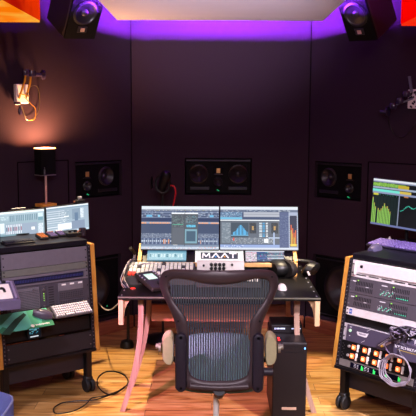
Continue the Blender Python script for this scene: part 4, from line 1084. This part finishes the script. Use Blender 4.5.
# white mouse
p = atZ(282, 287.5, DZ+.01)
mouse(Matrix.Translation((p.x, p.y, DZ)), 'white mouse on the right side of the desk beside the chair back', mat('white_mouse', 'e4dcd8', .3), .95)
# headphones lying on the desk
p = atZ(285, 277, DZ)
t = thing('headphones', 'bulky black padded headphones lying on the right side of the desk', 'headphones', Matrix.Translation((p.x+.005, p.y+.02, DZ)) @ Matrix.Diagonal((1.4, 1.2, .84, 1)))
PAD = mat('black_leather', '0d0c0d', .42, bump=.4)
m = MB(); m.lathe([(0, -.045), (.052, -.045), (.066, -.03), (.068, .0), (.062, .022), (.048, .034), (.0, .036)], (-.03, 0, .068), 'X', 28, rot=(0, 0, .5)); m.build('ear_cup', PAD, t, True)
m = MB(); m.lathe([(.066, -.008), (.074, 0), (.066, .022), (.040, .024)], (.0, -.018, .068), 'X', 28, rot=(0, 0, .5)); m.build('ear_pad', mat('brown_black_leather', '241f1d', .45, bump=.3), t, True)
m = MB(); m.lathe([(0, -.03), (.045, -.03), (.058, -.018), (.058, .012), (.04, .026), (0, .028)], (.125, .02, .055), 'X', 28, rot=(0, .35, -.45)); m.build('ear_cup', PAD, t, True)
m = MB(); pts = [(-.05, .03, .10), (-.02, .09, .115), (.06, .115, .10), (.13, .09, .09), (.15, .035, .075)]
m.tube(pts, .016, 10, sub=6); m.build('headband', PAD, t, True)
m = MB(); m.tube([(.10, -.035, .052), (.108, -.050, .025)], .006, 8); m.build('metal_clip', SILVER, t, True)
p = atZ(303, 277, DZ)
# cable bundle at the desk's left end
dk = [(-.50, 4.86, DZ+.07), (-.54, 4.78, DZ+.12), (-.565, 4.66, DZ+.07), (-.562, 4.55, DZ+.03), (-.53, 4.47, DZ+.008)]
for k in range(5):
    pts = [(x+.010*math.sin(k*2+i)+.006*k, y+.012*math.cos(k*1.3+i), z+.008*math.sin(k+i*2)+.004*k) for i, (x, y, z) in enumerate(dk)]
    cable('bundled_cable', pts, .0030, [mat('rose_cable', 'b88a84', .4), cw[0], mat('warm_white_cable', 'b8aca0', .4), BLACK, cw[1]][k], ['rose cable', 'pale cable', 'warm white cable', 'black cable', 'grey cable'][k]+' in the bundle looping over the left end of the desk', 'cable bundle at the left end of the desk')
pts2 = [(-.52, 4.75, DZ+.085), (-.44, 4.78, DZ+.105), (-.33, 4.80, DZ+.098), (-.25, 4.79, DZ+.085)]
cable('desk_cable', pts2, .0045, cw[0], 'pale cable lying across the top of the wide control surface')
cable('desk_cable', [(x+.01, y+.03, z-.01) for x, y, z in pts2], .0045, BLACK, 'black cable lying behind the wide control surface')
p = atY(134, 257, 5.05)
t = thing('desk_microphone', 'small dark goose-neck stand behind the left end of the desk', 'gooseneck stand', (p.x, 5.05, DZ))
m = MB(); m.lathe([(.035, 0), (.035, .008), (.01, .014)], n=20); m.build('base', DARK, t, True)
m = MB(); m.tube([(0, 0, .01), (.0, 0, .06), (.006, -.01, .12)], .009, 8); m.build('neck', mat('grey_sleeve', '8a8488', .4), t, True)
m = MB(); m.tube([(.006, -.01, .12), (-.01, -.03, .15), (-.018, -.045, .165)], .012, 10); m.build('head', DARK, t, True)

# ------------------------------------------------------------------ computer tower and box on it
x0, x1, y0, y1, zt_ = .350, .568, 4.245, 4.70, .492
t = thing('computer_tower', 'tall dark brown computer tower standing right of the chair', 'computer', ((x0+x1)/2-.0, (y0+y1)/2, 0))
w = (x1-x0)-.02; d = y1-y0
BRN = mat('brown_black_metal', '1c1416', .5, .2)
m = MB(); m.b2(-w/2, w/2, -d/2+.012, d/2, .012, zt_, .004); m.build('case', mat('tower_case', '141013', .45), t)
m = MB(); m.b2(-w/2, w/2, -d/2, -d/2+.0118, .014, zt_-.002, .004); fp = m.build('front_panel', BRN, t)
m = MB()
for (a, b, c_, e) in ((-.075, .075, zt_-.026, zt_-.023), (-.075, .075, zt_-.056, zt_-.053)): m.b2(a, b, -d/2-.0015, -d/2, c_, e)
m.b2(-.077, -.074, -d/2-.0015, -d/2, zt_-.056, zt_-.023); m.b2(.074, .077, -d/2-.0015, -d/2, zt_-.056, zt_-.023); m.build('bay_seams', BLACK, fp)
m = MB(); m.box((w/2-.012, -d/2-.001, zt_-.030), (.007, .003, .010)); m.build('power_light', mat('blue_led', '60a0ff', .4, emit='5090ff', es=5), fp)
m = MB(); m.box((-.0, -d/2-.0015, .095), (.085, .002, .016)); m.build('badge', mat('beige_badge', 'c8a890', .4), fp)
m = MB()
for sx in (-1, 1):
    for sy in (-1, 1): m.cyl((sx*(w/2-.03), sy*(d/2-.05), .006), .015, .012)
m.bm.verts.index_update(); split_build(m, 'foot', RUBBER, t)
m = MB(); m.cyl((-.06, -d/2+.06, zt_+.002), .006, .004); m.cyl((-.06, -d/2+.10, zt_+.002), .006, .004); m.bm.verts.index_update(); split_build(m, 'red_light', mat('red_led', 'ff2020', .4, emit=(1, .02, .02), es=4), t)
t = thing('audio_box', 'flat black box with tiny white lettering on top of the computer tower', 'audio device', ((x0+x1)/2, 4.55, zt_))
m = MB(); m.b2(-.095, .095, -.10, .10, .001, .05, .004); m.build('casing', BLACK, t)
m = MB(); m.b2(-.075, -.070, -.102, -.1, .024, .034); 
for k in range(6): m.box((-.060+k*.009, -.101, .029), (.006, .002, .008))
m.box((.035, -.101, .029), (.014, .002, .007)); m.box((.075, -.101, .029), (.018, .002, .004)); m.build('lettering', mat('lit_print', 'c0d0f0', .4, emit='a0b8e0', es=1.0), t)
m = MB(); m.b2(-.09, .09, -.101, -.1, .017, .0185); m.build('front_seam', DARK, t)

# ------------------------------------------------------------------ microphone on stand behind the desk, small round base
p = atZ(163, 340, 0); MY = p.y
h0 = atY(164, 196, MY).z
t = thing('microphone_stand', 'black round-based microphone stand behind the left monitor', 'microphone stand', (p.x, MY, 0))
m = MB(); m.lathe([(.15, 0), (.15, .012), (.13, .03), (.05, .045), (.02, .06)], n=32); m.build('round_base', BLACK, t, True)
m = MB(); m.cyl((0, 0, h0/2+.02), .010, h0-.04, n=12); m.build('pole', DARK, t, True)
t = thing('microphone', 'black shock-mounted microphone with red cable above the left twin monitor', 'microphone', Matrix.Translation((p.x, MY, h0)) @ Matrix.Diagonal((1.2, 1.2, 1.25, 1)))
m = MB(); m.tube([(.045*math.cos(2*PI*i/20), 0+.0, .075+.055*math.sin(2*PI*i/20)) for i in range(20)], .006, 8, True); m.tube([(.05*math.cos(2*PI*i/20), .03, .075+.06*math.sin(2*PI*i/20)) for i in range(20)], .006, 8, True); m.tube([(0, 0, -.01), (0, .015, .02)], .009); m.build('shock_mount', BLACK, t, True)
m = MB(); m.lathe([(0, -.06), (.028, -.055), (.030, .02), (.034, .03), (.034, .065), (.02, .085), (0, .088)], (.005, .015, .085), n=20, rot=(.5, .35, 0)); m.build('microphone_body', mat('mic_black', '1c1a20', .35, .3), t, True)
m = MB(); m.lathe([(.030, -.006), (.045, 0), (.030, .006)], (-.07, -.02, .085), 'X', 20); m.build('pop_filter', BLACK, t, True)
m = MB(); m.tube([(.04, .01, .065), (.075, .0, .062), (.085, .0, .02), (.07, .0, -.06), (.05, .02, -.16), (.03, .06, -.4)], .005, 8, sub=8); m.build('cable', mat('red_cable', 'c01020', .4), t, True, label='red cable')
p = atZ(127, 347, 0)
t = thing('round_stand', 'small black stand with round foot on the floor left of the desk legs', 'stand', (p.x, p.y, 0))
m = MB(); m.lathe([(.055, 0), (.055, .02), (.045, .05), (.02, .06)], n=24); m.build('round_foot', BLACK, t, True)
m = MB(); m.cyl((.01, 0, .19), .012, .28); m.build('pole', DARK, t, True)

# ------------------------------------------------------------------ cables on the floor
def fl3(px, py, z=.006): 
    q = atZ(px, py, z); return (q.x, q.y, z)
loop = [(124, 387), (114, 394), (105, 393), (98, 386), (98, 378), (105, 372), (115, 371.5), (124, 375), (128, 381), (124, 388), (112, 394), (98, 399), (88, 400.5), (76, 401), (62, 403), (54, 408), (55, 413), (64, 413), (76, 410), (86, 404), (92, 398), (104, 396), (118, 391), (127, 385)]
cable('floor_cable', [fl3(*q, .006+.009*(i > 8)+.006*(i > 18)) for i, q in enumerate(loop)], .0042, BLACK, 'black cable looped on the wooden floor beside the left rack castor')
q0 = FLW.uv(100.5, 303.5)
pt = [FLW.m(q0[0], .02, q0[1]).translation, atY(104, 309, 5.2), atY(111, 309.5, 5.1), atY(118, 304, 5.0), atY(124, 299, 4.9), atY(130, 300, 4.9)]
cable('hanging_cable', pt, .0045, mat('warm_white_cable'), 'white cable sagging from the left subwoofer to the desk')

# ------------------------------------------------------------------ swivel chair seen from behind
CY = 3.44; c0_ = atY(219.3, 394, CY); CXX = c0_.x
def cz(px, py):
    q = atY(px, py, CY); return (q.x-CXX)*1.03, q.z
outer = [(219, 394), (206, 394.2), (193, 393.3), (182, 389), (178, 378), (178, 360), (178, 340), (176.3, 328), (173.5, 319), (167.8, 307), (162.6, 297), (160, 288), (160.6, 280.5), (165, 274), (174, 270.5), (188, 269.4), (203, 269.0), (219, 269)]
inner = [(219, 382.5), (206, 382.5), (197, 380.5), (191.5, 377), (189.3, 369), (188.8, 357), (189, 340), (189.2, 328), (186.0, 318), (177.5, 306.5), (171.5, 297), (169.3, 289.5), (169.8, 284.5), (173, 281), (180, 279.3), (191, 280), (204, 282.6), (219, 283.6)]
def mirror(l): return l+[(438-x, y) for x, y in l[1:-1][::-1]]
OU = [cz(*q) for q in mirror(outer)]; IN = [cz(*q) for q in mirror(inner)]
ztop = max(z for x, z in OU); zbot = min(z for x, z in OU)
def curve_y(x, z):
    f = (z-zbot)/(ztop-zbot)
    return .05*(1-f)-.02+.10*(x/.28)**2*(.35+.65*f)-.05*max(0, f-.6)**1.5*3*.3   # wraps towards the sitter at the sides
t = CH = thing('office_chair', 'mesh back office chair with purple brown frame and cream arm pads at the desk', 'chair', (CXX, CY+.25, 0))
OFF = V((0, -.25, 0))
CHM = mat('purple_brown_frame', '483a3e', .42, .1)
PUR = mat('violet_plastic', '272130', .45)
m = MB(); rings = []
for (ox, oz), (ix, iz) in zip(OU, IN):
    ring = []
    for k in range(12):
        a = 2*PI*k/12; f = (1-math.cos(a))/2; x = ox+(ix-ox)*f; z = oz+(iz-oz)*f
        th = .020*math.sin(a); ring.append((x, curve_y(x, z)+th-.25, z))
    rings.append(ring)
def resample(rs, s=3):
    out = []; n = len(rs)
    for i in range(n):
        for k in range(s):
            t_ = k/s; r4 = [rs[(i+j) % n] for j in (-1, 0, 1, 2)]
            out.append([tuple(.5*((2*b)+(c-a)*t_+(2*a-5*b+4*c-d)*t_*t_+(3*b-a-3*c+d)*t_**3) for a, b, c, d in zip(*q)) for q in zip(*r4)])
    return out
m.loft(resample(rings), loop=True); m.build('back_frame', CHM, t, True)
# mesh strands
def inside_span(x, poly):
    zs = []
    n = len(poly)
    for i in range(n):
        (x0, z0), (x1, z1) = poly[i], poly[(i+1) % n]
        if (x0 <= x < x1) or (x1 <= x < x0): zs.append(z0+(z1-z0)*(x-x0)/(x1-x0))
    return (min(zs), max(zs)) if len(zs) >= 2 else None
def spans(x, poly):
    zs = []
    n = len(poly)
    for i in range(n):
        (x0, z0), (x1, z1) = poly[i], poly[(i+1) % n]
        if (x0 <= x < x1) or (x1 <= x < x0): zs.append(z0+(z1-z0)*(x-x0)/(x1-x0))
    zs.sort(); return list(zip(zs[::2], zs[1::2]))
m = MB(); xm = max(x for x, z in IN)
k = -xm+.004
while k < xm:
    for a, b in spans(k, IN):
        a -= .004; b += .004
        n = max(2, int((b-a)/.04)); ps = [(k, curve_y(k, a+(b-a)*i/n)-.25, a+(b-a)*i/n) for i in range(n+1)]
        w_ = .0033
        for p_, q_ in zip(ps, ps[1:]):
            v_ = [m.bm.verts.new(c) for c in ((p_[0]-w_, p_[1], p_[2]), (p_[0]+w_, p_[1], p_[2]), (q_[0]+w_, q_[1], q_[2]), (q_[0]-w_, q_[1], q_[2]))]
            m.bm.faces.new(v_)
    k += .0118
zl, zh = min(z for x, z in IN), max(z for x, z in IN)
m.build('mesh_back', mat('mesh_strand', '4c565e', .5, spec=.3), t)
# lumbar pad bars seen through the mesh: two seams
# uprights
for sx in (-1, 1):
    xa, zt2 = cz(182, 333); _, zb2 = cz(182, 392.5)
    xx = sx*abs(xa)
    m = MB(); rr_ = []; yc = -.25+curve_y(xx, .6)-.026; hh_ = (zt2-zb2)/2-.028; zc_ = (zt2+zb2)/2
    for (sc, dy) in ((.55, .018), (.88, .012), (1, .0), (.97, -.012), (.80, -.020), (.4, -.023)):
        rr_.append([(xx+.028*sc*math.cos(a), yc+dy, zc_+(hh_ if math.sin(a) >= 0 else -hh_)+.028*sc*math.sin(a)) for a in [2*PI*(k+.5)/28 for k in range(28)]])
    m.loft(rr_); u_ = m.build('upright', PUR, t, True)
    m = MB(); m.cyl((xx, -.25+curve_y(xx, .6)-.046, zt2-.022), .007, .006, 'Y', 12); m.cyl((xx, -.25+curve_y(xx, .6)-.046, zb2+.022), .007, .006, 'Y', 12); m.bm.verts.index_update(); split_build(m, 'screw', BLACK, u_)
# screws on the frame
m = MB()
for (px, py) in ((167, 278), (271, 278), (179.3, 322), (258.7, 322)):
    x, z = cz(px, py); m.cyl((x, -.25+curve_y(x, z)-.020, z), .005, .006, 'Y', 10)
m.bm.verts.index_update(); split_build(m, 'frame_screw', BLACK, t)
# arm pads
CRM = mat('cream_plastic', 'c6be94', .5)
for sx in (-1, 1):
    xa, z1_ = cz(169.5, 336.5); _, z0_ = cz(169.5, 371)
    xx = sx*(abs(xa)+.008)
    m = MB(); rings = []
    for i in range(11):
        f = i/10; y = -.20+.10*f; s_ = .75+.25*math.sin(PI*(.1+.8*f))
        rings.append([(xx-sx*.012+sx*(-.0)+.040*s_*math.cos(a)*(1 if math.cos(a)*sx > 0 else .5), y, (z0_+z1_)/2+(z1_-z0_)/2*s_*math.copysign(abs(math.sin(a))**.55, math.sin(a))) for a in [2*PI*k/24 for k in range(24)]])
    m.loft(rings); ap = m.build('arm_pad', CRM, t, True, label='cream coloured arm pad')
    m = MB(); m.cyl((xx+sx*.035, -.19, (z0_+z1_)/2+.012), .022, .012, 'X', 16); m.cyl((xx+sx*.044, -.19, (z0_+z1_)/2+.018), .013, .02, 'X', 12); m.build('adjust_knob', mat('warm_grey', '9c9484', .4, .3), ap, True)
    m = MB(); m.tube([(xx-sx*.01, -.10, z0_+.02), (xx-sx*.05, -.05, z0_-.03), (xx-sx*.10, .0, .44)], .014, 10, sub=4); m.build('arm_post', DARK, t, True)
x_, z_ = cz(266, 374)
m = MB(); m.cyl((x_, -.22, z_), .019, .055, 'X', 16); m.build('tilt_knob', PUR, t, True)
# seat
m = MB(); rings = []
SY0, SY1 = -.19, .33
for i in range(15):
    f = i/14; y = SY0+(SY1-SY0)*f; hw_ = .165+.05*math.sin(PI*min(1, f*1.1+.05)); zz = .49+.030*math.sin(PI*f*.6)+(-.02*max(0, (f-.75)/.25)**2)+.10*f
    rings.append([(hw_*math.cos(a)*(1 if abs(math.cos(a)) < .95 else 1), y, zz+.022*math.sin(a)-.02*(1-abs(math.cos(a)))*0) for a in [2*PI*k/20 for k in range(20)]])
m.loft(rings); m.build('seat', mat('pale_blue_grey_mesh', '6c9a9c', .6, scale=120), t, True)
m = MB(); m.box((0, .05, .455), (.12, .22, .05), .02, seg=2); m.tube([(0, -.06, .43), (0, -.18, .47), (0, -.235, cz(219, 391)[1])], .03, 10, sub=4); m.build('tilt_mechanism', DARK, t, True)
m = MB(); m.tube([(-.14, -.24, cz(219, 387)[1]), (0, -.235, cz(219, 389)[1]), (.14, -.24, cz(219, 387)[1])], .016, 10, sub=4); m.build('back_yoke', CHM, t, True)
cxx = atY(216.3, 405, CY+.0).x-CXX
m = MB(); m.cyl((cxx, -.12, .25), .0145, .36, n=20); m.build('gas_column', mat('pale_steel', 'fff4ec', .35, .0), t, True)
m = MB(); m.cyl((cxx, -.12, .105), .035, .07, n=24); hub = m.build('hub', DARK, t, True)
for k in range(5):
    a = PI/2+2*PI*k/5+.25; dx, dy = math.cos(a), math.sin(a)
    m = MB(); m.tube([(cxx, -.12, .115), (cxx+dx*.15, -.12+dy*.15, .105), (cxx+dx*.31, -.12+dy*.31, .075)], .02, 8, sub=3); lg = m.build('base_leg', DARK, t, True)
    m = MB()
    for s_ in (-.014, .014): m.lathe([(.024, -.009), (.028, -.004), (.028, .004), (.024, .009)], (cxx+dx*.31-dy*s_, -.12+dy*.31+dx*s_, .028), 'X', 16, rot=(0, 0, a+PI/2))
    m.cyl((cxx+dx*.31, -.12+dy*.31, .05), .012, .04); m.build('castor', RUBBER, lg, True)

# ------------------------------------------------------------------ lower left: upholstered stool, side table, device
p = atZ(14.5, 398, .47)
BLUE = mat('blue_denim_fabric', '6c80c8', .9, scale=220, var=.2, bump=.3)
t = thing('upholstered_stool', 'blue fabric upholstered stool at the lower left corner', 'stool', (p.x-.235, p.y-.14, 0))
m = MB(); rings = []
def sq(a, R, e=.45): 
    c, s_ = math.cos(a), math.sin(a); return (R*math.copysign(abs(c)**e, c), R*math.copysign(abs(s_)**e, s_))
for R, z in ((.19, .32), (.225, .34), (.235, .38), (.235, .44), (.225, .468), (.20, .485), (.12, .495), (.02, .498)):
    rings.append([sq(2*PI*k/40, R)+(z,) for k in range(40)])
m.loft(rings); cu = m.build('cushion', BLUE, t, True)
m = MB(); m.tube([sq(2*PI*k/40, .230)+(.458,) for k in range(40)], .006, 6, True); m.build('piping', mat('light_blue_piping', '9aa8d8', .8), cu, True)
m = MB(); m.box((0, 0, .30), (.38, .38, .05), .01); m.build('seat_frame', BLACK, t)
for sx in (-1, 1):
    for sy in (-1, 1): m = MB(); m.cyl((sx*.15, sy*.15, .14), .016, .28, r2=.022); m.build('leg', BLACK, t, True)
# side table with the grey device
q = atZ(20.5, 300, .80)
t = thing('side_table', 'honey wood side table mostly cut off at the left edge', 'side table', (-1.25-.27, 4.10, 0))
m = MB(); m.box((0, 0, .735), (.54, .36, .03), .003); m.build('table_top', HONEY, t)
for sx in (-1, 1):
    for sy in (-1, 1): m = MB(); m.box((sx*.235, sy*.15, .36), (.04, .04, .72), .003); m.build('leg', PINKWOOD, t)
RA = Matrix.Rotation(.40, 4, 'Z'); off = RA @ V((.17, -.13, 0))
t = thing('desktop_mixer', 'grey edged desktop device with white top panel at the left edge', 'mixer', Matrix.Translation((q.x-off.x, q.y-off.y, .75)) @ RA)
GP = mat('violet_grey_shell', '6f6684', .35, .3)
m = MB(); m.prism([(-.13, 0), (.13, 0), (.13, .105), (-.13, .050)], -.22, .17, plane='yz'); m.build('shell', GP, t)
RXm = Matrix.Translation((0, 0, .0775)) @ Matrix.Rotation(math.atan2(.055, .26), 4, 'X')
m = MB(); m.box((-.03, -.012, .003), (.33, .19, .004), .001, M=RXm); m.build('white_panel', mat('cream_white_panel', 'f0e8e0', .4), t)
m = MB(); m.box((.152, 0, .006), (.012, .23, .006), .002, M=RXm); m.box((-.02, .112, .006), (.33, .014, .006), .002, M=RXm); m.build('raised_edge', mat('pale_violet_edge', '9c94b8', .3, .3), t)
m = MB(); m.tube([(.05, -.01, .08), (.07, .01, .09), (.095, .0, .092), (.10, -.03, .080)], .007, 8, sub=5); m.build('cable_end', BLACK, t, True)
m = MB(); m.cyl((.11, .108, .106), .014, .012); m.build('black_knob', BLACK, t)

# ------------------------------------------------------------------ light
def area(name, loc, target, sx, sy, power, col, spread=PI):
    d = bpy.data.lights.new(name, 'AREA'); d.shape = 'RECTANGLE'; d.size = sx; d.size_y = sy; d.energy = power; d.color = col; d.spread = spread
    o = bpy.data.objects.new(name, d); COL.objects.link(o); o.location = loc
    o.rotation_euler = (V(target)-V(loc)).to_track_quat('-Z', 'Y').to_euler(); return o
def spot(name, loc, target, power, col, ang, blend=.4, r=.05):
    d = bpy.data.lights.new(name, 'SPOT'); d.energy = power; d.color = col; d.spot_size = ang; d.spot_blend = blend; d.shadow_soft_size = r
    o = bpy.data.objects.new(name, d); COL.objects.link(o); o.location = loc
    o.rotation_euler = (V(target)-V(loc)).to_track_quat('-Z', 'Y').to_euler(); return o
area('ceiling_lamp_behind', (0, .4, 2.9), (0, 4.2, .6), 1.6, .8, 95, (1, .86, .98), 2.6)
spot('downlight_right', (1.75, 2.1, 2.95), (1.2, 4.5, .6), 1050, (1, .88, 1), .70, .8, .08)
spot('downlight_left', (-1.6, 2.1, 2.95), (-1.0, 4.5, .75), 300, (.92, .80, 1), .75, .8, .08)
spot('warm_spot_left', (-1.0, 4.9, 3.0), (-.85, 4.95, 0), 620, (1, .78, .46), .52, .5, .04)
spot('warm_spot_right', (.95, 4.9, 3.0), (.68, 4.95, 0), 520, (1, .80, .52), .46, .5, .04)
spot('pink_spot_centre', (-1.15, 2.6, 1.75), (.08, 4.75, 0), 460, (1, .36, .66), .52, .6, .05)
spot('added_panel_fill', (0, 1.0, 1.85), (0, 4.7, 2.62), 1700, (.96, .82, 1), .50, 1.0, .15)  # added unseen spot that brightens the ceiling panel's underside
d = bpy.data.lights.new('lamp_bulb', 'POINT'); d.energy = 90; d.color = (1, .46, .18); d.shadow_soft_size = .03
o = bpy.data.objects.new('lamp_bulb', d); COL.objects.link(o); o.location = lamp_top+V((0, .0, -.030))
W = bpy.data.worlds.new('world'); S.world = W; W.use_nodes = True
W.node_tree.nodes['Background'].inputs[0].default_value = (.05, .025, .08, 1); W.node_tree.nodes['Background'].inputs[1].default_value = .3
S.view_settings.view_transform = 'Standard'; S.view_settings.look = 'None'; S.view_settings.gamma = 1; S.view_settings.use_curve_mapping = False
S.view_settings.exposure = 0
